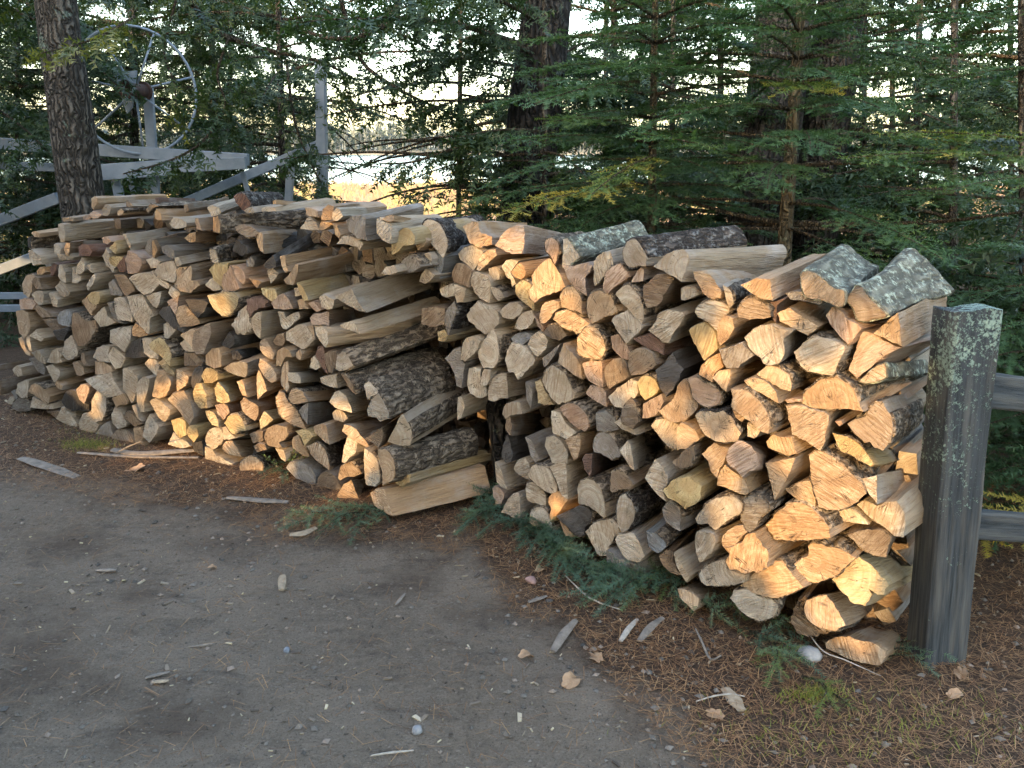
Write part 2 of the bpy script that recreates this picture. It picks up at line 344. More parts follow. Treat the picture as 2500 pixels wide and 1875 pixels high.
# far treeline: bare stems and crowns, distance haze put into their colour
rng = np.random.default_rng(7)
V = []; F = []; H = []
def quadstrip(p, w_, h_, hue, lean=0.0):
    i = len(V); V.extend([(p[0] - w_, p[1], p[2]), (p[0] + w_, p[1], p[2]), (p[0] + w_ * 0.4 + lean, p[1], p[2] + h_), (p[0] - w_ * 0.4 + lean, p[1], p[2] + h_)])
    F.append((i, i + 1, i + 2, i + 3)); H.extend([hue] * 4)
for k in range(2600):
    x = rng.uniform(-420, 420); y = rng.uniform(505, 570); h = rng.uniform(11, 21) * (0.8 + 0.25 * noise.noise(Vector((x * 0.02, 0, 0))))
    con = rng.random() < 0.35 + 0.3 * noise.noise(Vector((x * 0.013, 5, 0)))
    z0 = -2.6
    quadstrip((x, y, z0), 0.22, h, 0.75 if not con else 0.1)
    for q in range(16):
        t = rng.uniform(0.18 if con else 0.4, 1.0); rr = (1 - t) * (3.0 if con else 5.0) + 0.5
        a = rng.uniform(0, 6.28); cx = x + math.cos(a) * rr * rng.random(); cy = y + math.sin(a) * rr * rng.random(); cz = z0 + h * t
        s = rng.uniform(0.5, 1.3); i = len(V); hue = (rng.uniform(0, 0.3) if con else rng.uniform(0.4, 1.0))
        for _ in range(3): V.append((cx + rng.normal() * s, cy + rng.normal() * s, cz + rng.normal() * s * (0.6 if con else 1.4)))
        F.append((i, i + 1, i + 2)); H.extend([hue] * 3)
o = mesh_np('far_woods', V, F, M_FARTREE, attrs={'hue': ('FLOAT', H)}); tag(o, kind='stuff'); tag(o, 'wood along the far shore of the lake, tinted blue-grey for haze', 'woods')
# marsh grasses and leafless shrubs between the stacks and the lake
V = []; F = []; H = []
N = 60000
xs = rng.uniform(-1, 1, N); ys = 13 + 85 * rng.random(N) ** 1.3
for k in range(N):
    y = ys[k]; x = xs[k] * (4 + y * 0.75); z = ground_z(x, y) if y < 100 else -3
    nn = noise.noise(Vector((x * 0.16, y * 0.16, 1))); s = (0.5 + 0.5 * max(0, nn + 0.3)) * rng.uniform(0.3, 1.0) * min(1.6, 0.55 + y / 45); w_ = 0.012 + y * 0.0011
    i = len(V); a = rng.normal() * 0.3; b = rng.normal() * 0.3
    V.extend([(x - w_, y, z - 0.05), (x + w_, y, z - 0.05), (x + a * s, y + b * s, z + s)]); F.append((i, i + 1, i + 2))
    hh = min(1, max(0, 0.5 + 0.9 * nn + rng.normal() * 0.16)); H.extend([hh * 0.7, hh * 0.7, hh])
o = mesh_np('marsh_grass', V, F, M_DRY, attrs={'hue': ('FLOAT', H)}); tag(o, 'sunlit yellow marsh grass running down to the lake', 'grass', kind='stuff')

V = []; F = []; H = []
for k in range(420):
    y = rng.uniform(22, 80); x = rng.uniform(-1, 1) * (5 + y * 0.6); z = ground_z(x, y); h = rng.uniform(0.5, 1.9) * (0.6 + y / 90); c0 = rng.random()
    for q in range(9):
        a = rng.normal() * 0.25; b = rng.normal() * 0.25; px_ = x + rng.normal() * 0.2; py_ = y + rng.normal() * 0.2; w_ = 0.008 + y * 0.00035; i = len(V)
        V.extend([(px_ - w_, py_, z), (px_ + w_, py_, z), (px_ + a * h, py_ + b * h, z + h * rng.uniform(0.6, 1))]); F.append((i, i + 1, i + 2)); H.extend([0.1 * c0] * 3)
        for _ in range(5 if c0 > 0.6 else 1):
            t = rng.uniform(0.4, 1); j = len(V); cx = px_ + a * h * t + rng.normal() * 0.15; cy = py_ + b * h * t; cz = z + h * t; s_ = rng.uniform(0.04, 0.11)
            V.extend([(cx - s_, cy, cz), (cx + s_, cy, cz + s_ * 0.4), (cx, cy + s_ * 0.3, cz + s_)]); F.append((j, j + 1, j + 2)); H.extend([0.95 if c0 > 0.6 else 0.15] * 3)
o = mesh_np('marsh_shrubs', V, F, M_DRY, attrs={'hue': ('FLOAT', H)}); tag(o, 'reddish leafless and yellow-leaved shrubs scattered in the marsh', 'shrubs', kind='stuff')
# ---- traced split ends of the firewood: T x0 y0 unit / colour side depth ; outline ; run of the log ; remark
LOGS = '''
T 1850 570 2.26
t l 3;46,46 60,42 84,60 93,62 90,80 70,72 52,69;40,-30;with a dark mottled bark back, beside the lichen-grey stump
n l 4;102,62 110,58 126,75 139,89 130,93 109,95 104,84 96,70;62,-32;flared stump grey with lichen, crowning the right end of the stack
t a 0;20,86 33,80 50,90 67,101 54,111 40,103 24,95;25,-12;leaf-shaped with two small knots, under the mottled chunk
p w 1;73,88 80,79 92,85 95,92 108,98 112,103 106,112 98,121 88,110 78,98;15,-12;pierced by a round dark hole
w a 2;38,128 52,115 60,112 80,114 95,122 88,140 80,153 72,153 50,146 42,135;12,-12;broad and blocky, just under the pierced one
t w 5;124,108 152,84 155,110 156,122 140,115;52,-22;triangular, its long grey flank running to the lichened post
p w 1;112,106 124,107 136,115 150,122 156,123 142,130 130,138 107,157 98,148;20,-15;slab-like, hanging below the triangular one
t l 4;110,160 120,150 130,142 136,141 139,155 130,159 118,162;48,-4;low and flat with lichened bark, touching the post
w w 2;-15,113 -5,103 12,98 30,104 40,104 29,113 28,130 22,141 10,142 2,135 -8,125;20,-15;with a torn, frayed end
g w -1;28,64 38,62 50,63 52,69 70,73 66,77 50,73 35,71;20,-10;thin slat wedged under the mottled chunk
r w -2;11,73 18,72 30,70 21,77 20,98 17,94 14,84;15,-8;narrow reddish sliver
t a 1;-2,152 9,143 22,145 33,153 37,165 36,171 25,168 12,160 4,156;25,-10;half round sitting on a thin slab
T 1850 920 2.26
t a 3;47,28 48,20 60,9 75,1 90,3 103,13 110,28 113,37 95,35 75,35 55,33;25,-3;large ribbed half round, high beside the post
t w 0;-15,4 -8,1 2,2 12,8 20,17 23,29 10,22 -4,14 -12,9;14,-6;thin ribbed slab
t w 2;30,31 46,30 60,35 66,38 73,37 77,42 74,60 71,76 68,80 52,70 37,62 34,50;22,-3;square-shouldered, under the large ribbed half round
t a 4;96,51 105,46 117,43 122,33 130,26 135,26 142,38 146,52 145,62 140,74 135,80 126,76 121,71 115,72 106,62;40,-18;crescent bitten out on its left, thick grey bark behind
y a 2;80,60 92,63 105,69 116,79 126,95 122,97 112,91 100,84 90,80 84,70;45,-2;curved yellow slab lying under the crescent
t a 4;55,84 62,81 73,82 88,92 104,107 113,118 118,126 100,140 80,145 66,140 62,130 57,105;22,-8;the biggest face near the post, with orange speckle
w w 6;112,109 120,108 129,106 129,138 120,126;46,-12;squared billet whose pale flank points at the post
t w 2;8,93 41,87 36,100 30,113 18,134 14,115;25,-5;downward triangle beside the biggest face
t a 0;8,70 17,62 25,65 36,65 40,75 42,83 34,86 20,80 10,76;18,-1;small wedge above the downward triangle
t a -1;29,121 40,116 52,112 58,113 62,130 63,141 48,137 36,128;10,-5;small quarter tucked left of the biggest face
t a 3;9,160 22,145 40,135 58,142 70,153 78,166 79,174 60,176 35,177 18,175 10,163;20,-5;ribbed half round two rows under the biggest face
w a 1;107,138 115,132 128,139 150,134 157,142 160,158 158,174 148,172 138,163 128,157 116,148;18,-5;pale, beneath the squared billet
w w -4;83,145 95,140 106,145 113,150 120,160 108,158 98,157 88,156;10,-4;recessed scrap of a log
p w 0;83,48 90,47 92,51 88,54;15,-8;tiny broken chip
p w -1;29,25 38,23 47,24 46,27 32,28;10,-2;flat sliver
T 1850 1260 2.26
n a 1;96,20 110,15 128,14 142,17 144,24 141,36 139,45 132,44 120,40 108,32;30,-6;greenish-grey half round low by the post
t a 4;54,32 60,29 75,32 90,36 102,42 107,45 98,53 88,62 78,67 62,72 48,69 36,61 33,58 45,48 55,42;20,-8;wide fan, over the cracked one
y r 6;80,68 90,60 98,51 108,42 118,49 126,57 138,68 142,75 137,85 130,85 122,80 123,88 116,97 105,94 92,84 84,75;34,-13;split by deep cracks, lower right of the stack
t a 5;50,100 52,91 62,87 74,85 82,95 90,108 95,118 88,122 80,124 66,120 54,112;40,-12;second from the bottom by the post, flat grey top
n r -2;36,115 40,95 50,86 53,90 49,100 54,113 66,121 78,126 68,130 50,130 40,123;12,-5;crumbly dark one behind the flat-topped one
t w 6;73,138 80,132 95,130 110,134 125,137 138,146 140,152 132,160 124,161 100,155 85,148 74,143;40,-22;lowest of all, lying on the ground at the post
T 1400 540 2.26
w w 2;22,58 21,48 24,40 32,33 40,32 43,40 42,48 35,57 28,66 23,70 21,66;22,-7;leaf-shaped pale end at the top of the stack
w k 4;53,30 60,21 67,20 72,25 76,32 80,40 78,49 70,49 60,49 55,43 53,36;110,-16;rounded, long dark bark back streaked white, on the top row
w w 4;86,49 95,40 105,33 120,30 125,38 123,48 119,58 117,66 108,60 100,56 92,52;110,-5;whitish end of a long smooth billet on the top row
p w 0;61,67 68,55 73,49 76,52 76,65 70,66;18,0;small pinkish stub
p a 1;32,75 33,60 38,52 47,47 53,48 58,55 61,60 52,66 43,72 37,79;12,-4;brownish rounded wedge below the leaf-shaped end
p w 0;-12,47 0,48 15,45 20,49 18,55 14,60 13,70 15,81 10,78 0,70 -8,60;15,-2;forked pinkish piece under the mossy log
t a 2;14,95 16,82 22,76 30,75 33,78 40,79 45,90 48,97 40,102 28,107 20,111 16,103;15,-10;ribbed fan with a dark heart
w a 2;45,79 52,70 60,69 66,76 72,82 74,92 76,105 74,113 62,98 52,88;15,-5;tall pale quarter with curved rings
w w 3;41,108 48,100 58,97 66,104 74,112 76,114 70,120 64,126 57,133 48,120 44,113;15,-12;ringed heart piece with a small knot
n w 2;76,80 75,70 84,63 90,58 98,57 106,59 109,62 104,70 98,80 95,88 90,92 80,94 76,88;30,-8;weathered tan wedge with a long flank
w w 3;80,118 88,110 92,100 97,97 108,96 118,98 120,102 115,112 108,122 103,131 96,130 88,124;28,-14;chalky block in the middle of the stack
w w 0;116,72 120,70 128,71 134,76 136,79 128,83 120,86 116,85;14,-5;small yellowish quarter in a dark gap
t w 4;129,54 138,53 147,58 155,67 160,76 159,83 150,84 142,80 136,70 131,62;60,-8;six-sided, under the long smooth billet
w a 3;161,68 165,70 171,77 173,88 168,94 165,86 163,76;40,-15;narrow, with frosted bark running up right
t w 5;180,69 198,61 212,63 215,86 205,85 192,78;65,-28;long billet climbing to the right on the top row
w a 2;130,98 135,90 148,86 160,87 168,92 169,98 163,104 158,110 156,120 150,114 140,106 133,103;14,-6;pale fan below the six-sided one
n a 2;176,98 180,90 190,83 200,85 208,90 213,98 214,104 205,106 190,106 178,104;10,-6;brown half round under the climbing billet
t w 2;155,118 157,109 162,103 172,106 174,115 165,130 158,136 155,128;22,-10;cracked, with a shaded underside
y w 2;124,118 130,113 142,110 149,116 154,125 156,138 150,144 141,151 137,143 130,132;10,-5;speckled with sawdust
r w 0;64,127 72,124 82,123 92,127 100,132 98,145 90,141 78,136 70,131;20,-5;wine-red wedge
t a 3;5,125 12,116 22,115 30,122 34,132 35,142 28,149 18,148 8,146 4,140;15,-3;rounded sunny face
p w 0;40,124 48,121 55,130 58,134 62,142 59,150 52,148 44,140 41,133;10,-6;pinkish, left of the wine-red wedge
g w 3;157,139 170,135 182,132 190,139 196,145 185,152 178,158 165,159 160,148;20,2;dark grey weathered block
o w 3;158,142 150,146 142,152 136,160 135,166 142,170 150,175 152,165 160,158;10,-3;glowing orange edge piece beside the dark grey block
t w 4;150,169 158,162 170,159 169,171 165,184 160,181 154,173;25,-5;pointed piece under the dark grey block
k a 4;107,141 112,152 119,160 114,169 108,182 100,189 93,179 89,167 88,161 98,154;20,-12;near-black rhombus in the middle of the stack
n w 2;60,142 63,139 75,137 85,143 90,155 85,160 75,165 62,167 59,158;12,-2;rusty, chalk-marked block
n w 1;33,166 35,157 43,149 52,147 57,152 59,168 50,174 38,181 35,175;12,-8;half round left of the chalk-marked block
p w 1;9,154 18,151 30,150 31,160 32,180 24,177 16,172 12,164;8,-3;plain upright block
T 1400 900 2.26
p w 0;13,27 18,18 28,19 35,26 36,42 28,38 20,33;6,-5;small pink wedge
w w 0;37,31 45,24 55,16 62,11 69,13 70,25 66,32 58,35 53,43 44,41 40,37;10,-6;pale wedge leaning left
y a 1;68,15 74,7 82,8 90,15 93,22 88,28 82,32 77,35 72,28;8,-3;yellow, with a brown core
p w 1;75,38 85,32 95,27 98,36 95,42 90,49 80,53 74,54;12,-3;low pinkish block
n w 3;92,46 102,38 110,28 112,18 118,12 124,12 127,25 134,38 133,45 122,55 108,58 98,54;8,-4;broad and sawdust-speckled, pointing up right
p a 3;124,10 132,9 142,16 150,18 158,24 161,30 156,38 146,42 136,38 128,28;14,-6;rounded underside, pinkish
t k 5;131,50 136,46 148,46 155,48 162,44 170,52 175,60 181,70 178,78 168,80 158,80 145,74 137,65;15,-3;oval with a ragged bark rim below
t a 4;170,23 182,22 193,28 203,38 211,52 212,65 210,71 204,69 196,62 186,54 174,45 170,41 172,32;25,-5;large striped quarter with black bark
t w 0;171,44 178,48 186,54 182,58 175,53;8,-3;small scrap by the striped quarter
w w -1;188,58 196,62 202,67 200,72 195,76 188,73;5,-3;small pale heart-shaped stub
g a 1;24,48 33,46 45,53 46,60 50,66 40,68 25,68 24,56;15,-6;small dark grey block with thick bark
w w 0;44,58 50,54 58,60 66,66 68,72 62,70 52,65;8,-3;pale sliver
n a 2;52,45 57,36 62,31 67,36 69,48 70,58 64,66 56,62 52,54;10,-4;speckled brown quarter
w a 2;84,62 88,55 98,54 108,58 113,60 112,75 111,88 104,86 98,80 90,70;10,-3;white with a brown knot eye
t a 4;112,64 116,58 124,60 132,67 137,76 130,80 122,87 112,88 111,75;12,-4;overlapping the one with the knot eye
g a 2;21,85 24,72 32,68 40,73 46,82 52,92 50,96 40,97 30,92 22,90;28,-4;charcoal-grey arch
r w 4;9,98 13,92 21,92 20,100 20,112 17,117 12,108;40,-2;rusty end, long flat flank
w a 8;50,88 58,77 62,82 64,95 66,110 62,108 56,98;34,-15;sticking out, white sharp end with mossy dark bark
w w 7;77,118 82,108 88,98 95,105 102,118 102,124 96,130 100,144 92,138 84,128;30,-15;pale block standing forward, side grained
n a 6;106,101 112,96 120,88 130,83 131,92 128,102 120,108 112,106;15,-3;small rounded scrap on top of the pale block
t w 3;138,92 145,86 152,80 162,84 168,86 164,96 163,102 158,108 155,118 148,112 146,100;12,-3;sunny, left of the knobbly one
p w 6;164,95 168,86 178,77 188,80 195,87 199,95 199,108 190,112 183,117 176,110 168,104;35,2;knobbly and rounded
t w 4;157,113 163,103 170,108 178,114 185,118 190,134 186,137 175,133 163,128 155,126;30,-8;triangular, below the knobbly one
n a 4;39,132 40,115 48,109 58,115 65,125 60,130 50,130 42,134;25,-10;brown-hearted round
w a 3;4,130 8,122 14,119 22,122 30,132 34,146 35,160 32,161 22,152 12,147 5,146;14,-4;pale half moon
y w 8;96,132 105,122 118,117 128,119 138,127 137,142 130,147 120,151 112,145 102,140;30,-12;yellow octagon
w a 5;131,162 138,152 148,143 162,138 176,140 182,147 180,157 168,163 160,170 154,174 145,168 134,168;20,-8;pale fan with frayed bark, right of centre near the ground
g a 4;181,150 185,140 195,137 205,140 211,147 209,155 200,163 197,172 190,178 183,168 180,158;20,-5;grey round with radial cracks
T 1400 1200 2.26
w k 5;47,15 50,5 56,3 62,10 66,22 64,32 58,42 52,44 48,38 47,28;28,-3;ring-patterned white end on a black-barked stub
g a 4;96,18 103,8 110,12 114,20 116,30 115,43 108,40 100,34 97,26;20,-6;grey with a cross-shaped crack
k a 1;-5,20 5,16 14,15 19,22 18,33 12,38 10,48 2,48 -5,42;6,-3;charcoal wedge beside the pale half moon
w a 3;12,43 20,36 30,31 42,29 48,36 50,45 45,48 41,56 38,60 36,70 28,70 20,58;8,-3;dusty grey-white, resting over the fir boughs
w w 6;45,52 48,47 58,45 65,44 70,52 75,64 78,70 72,76 65,76 56,72 48,60;24,-8;bright white, above the grey bottom one
b a 6;78,42 86,44 94,50 100,56 101,60 92,67 84,63 80,54;30,-8;bluish quarter with furrowed bark
g w 6;35,62 42,66 50,72 60,76 68,80 70,92 64,98 52,99 44,92 38,82 35,72;28,-4;dark grey end touching the fir boughs
n w 1;92,70 100,62 108,65 108,75 112,85 118,91 105,88 96,80;10,-8;brown, partly hidden by a squared billet
w w 9;108,66 112,72 120,84 126,92 122,99 116,90 110,78;30,-14;squared billet showing its long grained side
w w 10;131,48 136,43 145,44 152,46 153,56 148,66 140,75 136,77 132,66;16,-3;small rough chunk on the squared billet
t w 5;160,52 164,44 175,37 183,36 188,44 182,48 178,55 170,60 168,68 162,60;8,-3;pale scrap behind the rough chunk
t r 11;166,62 178,56 186,47 197,44 203,54 210,66 212,74 205,84 195,88 182,86 168,85 166,75;10,-3;rough splintery chunk sticking out
w a 5;136,90 142,82 152,76 164,73 166,84 178,88 186,90 186,98 175,101 160,102 142,101 137,97;10,-8;flat pale one under the rough splintery chunk
t a 7;180,102 194,88 208,77 225,75 235,87 249,104 238,109 220,115 205,113 190,108;15,-8;broad shallow bowl shape near the ground
w a 6;169,115 173,107 186,105 200,112 215,116 221,125 218,133 205,140 192,138 178,127;12,-5;lying on fir boughs, under the broad bowl
t w 9;112,105 120,106 132,112 136,116 134,125 130,130 122,122 115,114;34,-14;foremost on the ground, sharp tan end
T 950 470 2.26
w k 5;35,38 38,31 45,29 53,33 59,41 62,50 63,58 61,66 58,71 52,63 46,56 40,48;45,-2;big striped half round with smooth grey-brown bark, crowning the gap between the stacks
b w 2;47,75 49,65 52,61 56,68 60,70 58,80 55,93 52,90 47,85;18,-3;blue-grey stained, below the big striped half round
o r 4;79,37 84,35 90,31 96,33 98,38 100,44 108,46 111,48 111,56 100,59 93,58 88,54 84,47;50,0;rotten and crumbly, orange in the sun, on the top row
p w 5;114,57 122,45 130,38 140,35 146,35 147,45 146,56 144,66 133,67 126,64;46,4;large pink quarter with a glowing flank
p a 5;168,58 170,51 175,48 180,51 183,57 183,65 181,73 179,79 177,74 175,69 170,64;40,-10;comma-shaped end beside the mossy log
w l 4;188,50 192,50 198,57 202,64 205,70 198,76 192,81 187,82 188,66;80,-18;thick moss-grey log on the top row, right of the comma-shaped end
w a 1;74,66 79,61 85,58 92,58 102,64 98,70 96,78 91,84 86,79 77,73;10,-2;striped half round, half lit
t w 3;96,78 97,72 102,65 108,62 114,62 116,68 108,75 98,85 94,84;18,-4;orange-lit wedge under the rotten one
n w 1;67,90 70,80 74,76 82,78 90,85 88,92 87,103 80,100 71,97;8,-3;olive-brown wedge
w w 3;87,88 93,85 100,88 107,92 110,100 109,110 109,120 102,117 94,110 89,100;8,-3;tall whitish quarter
w w 1;107,82 112,80 118,83 120,90 119,94 112,96 108,89;10,2;small white block
w w 0;121,79 126,73 135,72 140,74 134,82 131,86 134,92 137,99 133,103 131,94 127,92;8,0;greyish piece behind the glowing diamond
o w 4;131,86 136,80 140,75 145,80 148,85 147,91 142,94 136,91;32,-10;glowing diamond-shaped end
t w 4;153,90 158,85 166,75 173,70 178,78 183,85 188,95 191,102 180,108 165,113 157,119 152,115 150,107 155,100;10,-6;large ragged face with strong saw marks
y a 1;136,100 142,95 150,96 154,99 151,107 151,115 157,119 157,128 150,123 142,116 137,110;6,-4;olive-yellow, below the ragged face
w a 3;107,100 112,102 118,104 122,108 125,113 118,118 113,112;20,-5;small pale chunk with layered black bark
w w 1;70,99 76,101 83,104 82,110 80,118 73,120 71,110;12,2;cream block
w a 0;54,105 60,101 68,98 71,103 70,112 62,114 56,111;8,-4;small, in the dark hollow
w w 1;32,96 35,88 39,81 45,86 50,89 44,96 38,99;20,5;small quarter below the blue-grey one
w a 2;30,70 36,67 42,65 47,72 46,78 40,80 34,78;6,-3;small bright half disc
g a 0;10,80 14,73 22,68 28,70 34,78 36,80 25,86 15,88 9,87;8,-2;grey half disc
y w 4;2,63 3,54 8,45 15,38 22,39 28,47 28,56 15,58 10,64 3,68;12,-4;big yellow-brown quarter with curved rings
t w 2;27,45 32,41 37,44 41,52 37,58 31,63 29,57 28,50;12,2;half-lit piece left of the big striped half round
w w 4;83,134 88,125 95,117 105,121 115,127 118,133 118,142 111,149 104,153 97,149 92,143 86,139;10,-3;large cracked white block in the middle
g k 2;60,135 64,124 70,117 73,125 70,135 66,148 64,155 61,147;30,5;tall grey sliver end with dark bark, in the hollow
w a 0;119,129 125,122 138,118 145,125 142,131 132,137 122,134;8,-6;pinkish half disc
w w 2;136,143 140,135 147,128 154,127 157,135 152,144 143,149 135,147;8,0;pale stone-like block
t w 2;162,135 164,125 168,119 178,116 183,118 184,125 178,130 175,135 167,142 163,141;8,-5;ribbed orange-lit wedge
t a 4;184,112 190,103 198,102 205,109 208,118 208,131 204,129 195,126 186,124;8,-5;sunlit quarter with smooth face
t a 3;177,137 180,130 190,127 200,130 210,137 217,142 212,150 205,152 195,149 185,144;10,-4;wide sunlit arch
k a 1;166,152 170,145 178,143 188,148 192,155 183,160 172,157;10,-2;dark brown, under the wide sunlit arch
w w 3;149,164 153,156 161,150 168,153 172,160 169,170 160,178 154,171;14,-3;bright white pentagon
b w 1;131,157 138,152 148,151 155,155 150,161 143,165 134,162;5,-1;small blue-grey oval
w w 2;79,165 84,157 92,155 99,160 95,170 88,178 82,183 77,181;6,-3;left one of a pair of pale rounded ends
w a 4;96,170 102,160 108,150 112,147 116,155 118,168 118,180 112,190 102,190 97,180;10,-3;right one of a pair of pale rounded ends
p w 0;156,131 162,140 168,146 166,151 160,144;5,-3;pink sliver
y w -3;52,150 60,148 64,155 58,162 53,160;12,3;frayed scrap deep in the hollow
n w -6;35,125 50,124 60,125 60,143 45,145 35,142;8,-1;blocky one deep in the hollow
T 950 830 2.26
w w 4;125,22 128,10 132,4 140,4 148,9 154,15 159,22 152,30 143,40 139,43 135,36 128,34;18,-2;pitted whitish block with a pointed tail
g w 0;165,20 180,8 186,3 180,15 170,28 167,30;10,-6;narrow grey slanting one
t w 3;182,25 184,15 188,4 195,12 203,20 207,30 208,42 200,38 190,30;6,-4;half shaded, half sunlit quarter
w a 4;106,58 108,50 113,41 120,36 127,36 128,50 129,63 120,62 113,67 107,65;24,-2;ringed half round above the dark trunk
w w 2;84,46 86,30 92,29 99,31 99,40 98,49 104,50 106,60 100,63 90,60 86,55;6,-3;striped whitish block above the dark trunk
w w 4;98,48 100,35 103,31 110,32 109,42 105,49 100,50;4,-3;little finger-like stub
w a 6;165,45 167,36 172,30 180,29 188,35 194,45 199,58 200,63 190,68 183,70 176,64 170,54;18,-4;large chalk-white oval with furrowed bark
y a 1;157,45 163,42 165,46 168,54 174,63 177,70 168,71 161,68 160,58;8,-4;left of the chalk-white oval
g w -4;60,20 70,10 77,8 78,22 82,26 80,40 78,52 73,50 70,35 65,25;8,-3;large grey one in shade behind the crossed logs
w w 3;122,80 125,70 132,67 141,67 144,80 132,81 126,86;14,-2;cream end above the splintered grey one
n r 6;125,94 127,82 131,82 132,92 132,104 127,100;45,-3;splintered grey weathered one
k w 0;122,118 125,108 128,102 131,110 134,122 132,132 126,133 122,127;20,-6;dark rounded end beside the trunk
w w 3;175,76 185,78 190,88 198,96 203,100 195,106 190,107 183,103 177,102 175,90;8,-3;pale green-tinged one
p a 3;184,73 190,69 200,70 208,76 214,85 216,95 212,99 204,96 195,88 188,80;12,-4;brown-hearted oval
w w 4;168,114 170,105 178,103 188,112 194,125 192,134 180,134 176,133 172,124;6,-5;silvery cross-grained one
t a 3;190,108 200,104 206,100 207,115 204,127 199,130 195,120;12,-4;orange-lit triangle by the silvery one
g w 4;147,105 153,107 158,118 163,130 158,133 153,125 150,115;24,-2;grey painted-looking plank end
g w 3;147,46 152,50 155,56 154,70 153,75 149,66;4,-2;thin upright grey slat
w w -6;74,62 79,61 82,72 78,84 74,87 73,75;30,-2;pale edge in the dark behind the crossed logs
w a 14;-2,110 4,99 10,85 15,80 20,88 24,98 24,108 23,114 12,114;52,-33;pale quarter with thick furrowed bark on a crossed log, left stack end
T 1100 1080 1.808
w w 6;60,26 66,32 71,45 76,64 68,60 62,54 60,40;40,-5;bottom-left square billet at the dark trunk
w w 4;85,36 90,25 100,20 106,28 107,36 103,44 108,52 100,49 90,42;8,-3;white wedge above the fir boughs
w a 7;103,44 108,34 116,30 126,33 134,38 140,48 144,60 142,68 135,69 127,65 120,60 110,52;10,-3;pale arch with darker rings
w a 5;101,62 103,55 110,53 118,58 125,66 129,76 129,88 120,85 110,81 103,78;8,-2;pale, with an oval ring, under the arch
p w 3;57,62 60,58 68,63 73,68 72,76 66,88 62,91 60,80 57,70;12,-3;brown-white one at the far bottom left of the right stack
w w 6;68,95 75,80 84,70 91,68 94,75 94,95 93,104 85,102 76,97;25,-1;white with brown core, in the fir boughs
w a 9;106,100 109,92 116,87 124,88 130,95 135,105 138,115 138,124 128,120 112,112 106,108;8,0;snow-white round standing in the fir boughs
o w 7;131,80 136,69 146,67 152,72 157,79 150,90 142,100 135,107 133,98 136,90;14,-4;brilliant orange sunlit end low down
w w 4;133,32 145,28 155,27 157,38 157,60 159,77 153,76 147,65 142,50;24,-2;tall one, half shaded, with a bright rim
k w 6;143,100 155,96 165,90 175,85 187,88 190,98 186,108 181,115 181,126 174,129 165,122 155,112 147,105;6,-3;black weathered fan near the fir boughs
t w 3;147,106 155,112 163,121 166,128 155,126;6,-4;sunlit corner under the black fan
T 500 460 2.26
t w 6;56,52 60,46 63,50 63,65 64,71 59,67 57,60;45,-6;stout wedge under the long bark-topped log
o c 10;9,47 9,31 13,30 16,38 16,48;98,-6;long, with deep bark, lit sharp end, on the upper rows
w c 4;5,65 12,66 15,80 9,81 6,75;40,-12;pale end, charred-looking side
k r 5;30,60 38,57 44,62 48,70 38,73 31,68;8,-4;dark gnarled knob
y w 3;5,88 10,81 20,80 26,80 24,90 19,98 18,106 10,100;10,-6;left of three leaning together
p w 4;19,95 24,90 27,82 32,95 38,108 30,111 20,111 18,104;10,-6;middle of three leaning together
p w 3;28,84 34,82 42,90 44,99 41,104 35,98 31,90;12,-8;right of three leaning together
w a 1;0,104 5,98 10,97 15,103 18,110 10,111 3,107;5,-3;small rounded one under the three
g w 3;44,78 50,73 53,78 52,85 45,85;40,-8;grey square end
k w 10;63,83 66,78 74,72 77,80 77,86 66,87;62,-38;laid aslant, with a black ribbed end
t w 8;81,74 87,72 88,85 91,90 87,91 83,85;80,-15;long curved one with a sunlit tip
t w 9;98,82 101,83 100,92 97,102 95,105 88,104 85,99 92,92;88,-20;long one right under the curved one
o a 4;47,96 52,99 58,99 62,101 56,108 52,103;12,-10;small rotten hollow with an orange edge
w w 5;67,88 74,86 80,92 76,98 71,103 69,95;50,-15;small, half shaded end
y w 3;61,108 68,108 76,110 80,118 74,123 68,120 62,114;40,-14;olive, left of the forked pale one
y w 11;99,102 105,105 110,115 112,121 107,122 102,112;68,-18;flat white-topped crossed log
p w 5;71,124 78,118 85,112 90,118 96,130 85,131 75,130;15,-5;pale, with a notched top
w w 4;96,108 101,107 104,115 98,117;8,-3;small pale stub under the white-topped one
t w 3;100,121 106,119 112,130 102,131;8,-3;small square stub
p w 5;111,124 118,122 124,130 127,131 121,134 116,130;8,-2;orange-pink chip
w w 8;123,118 128,114 134,118 140,120 138,130 131,131 126,128;20,-4;grey-white, left of the broad crossed log
w w 14;140,117 150,112 158,108 163,117 168,127 175,134 165,132 152,125;60,-22;broad brown crossed log, uppermost of the crib end
w a 14;145,147 158,143 163,147 168,157 158,154 150,151;75,-22;crossed log with shaggy bark
w w 11;118,148 128,150 133,155 133,168 130,172 124,165 120,158;90,-10;crossed log with a white flat top
p w 7;113,140 118,135 125,135 134,132 135,150 130,147 122,148 115,147;40,-4;pinkish notched block
w w 5;79,133 85,133 87,140 95,135 102,133 103,140 95,147 88,153 84,152 81,143;35,-8;white, with a knot
y a 6;2,116 10,114 20,112 32,112 36,118 34,128 28,135 22,138 14,134 7,126;22,-4;bright yellow half round, flat side up
r r 5;44,120 50,118 62,118 68,122 65,128 55,132 48,139 46,130;10,-5;reddish bark chunk
w r 4;29,148 33,140 40,130 45,125 47,138 50,148 48,155 42,157 35,158;8,-5;torn white end with jagged foot
w a 6;50,140 56,134 61,133 61,150 60,163 55,158 51,150;18,-4;pale, with heavy corky bark
w w 4;88,155 95,150 105,147 110,148 115,158 117,165 116,166 110,172 105,173 95,168 88,164;6,-3;whitish round with a sunlit lower edge
t w 3;111,148 117,148 120,163 117,165 114,158;5,-3;upright strip
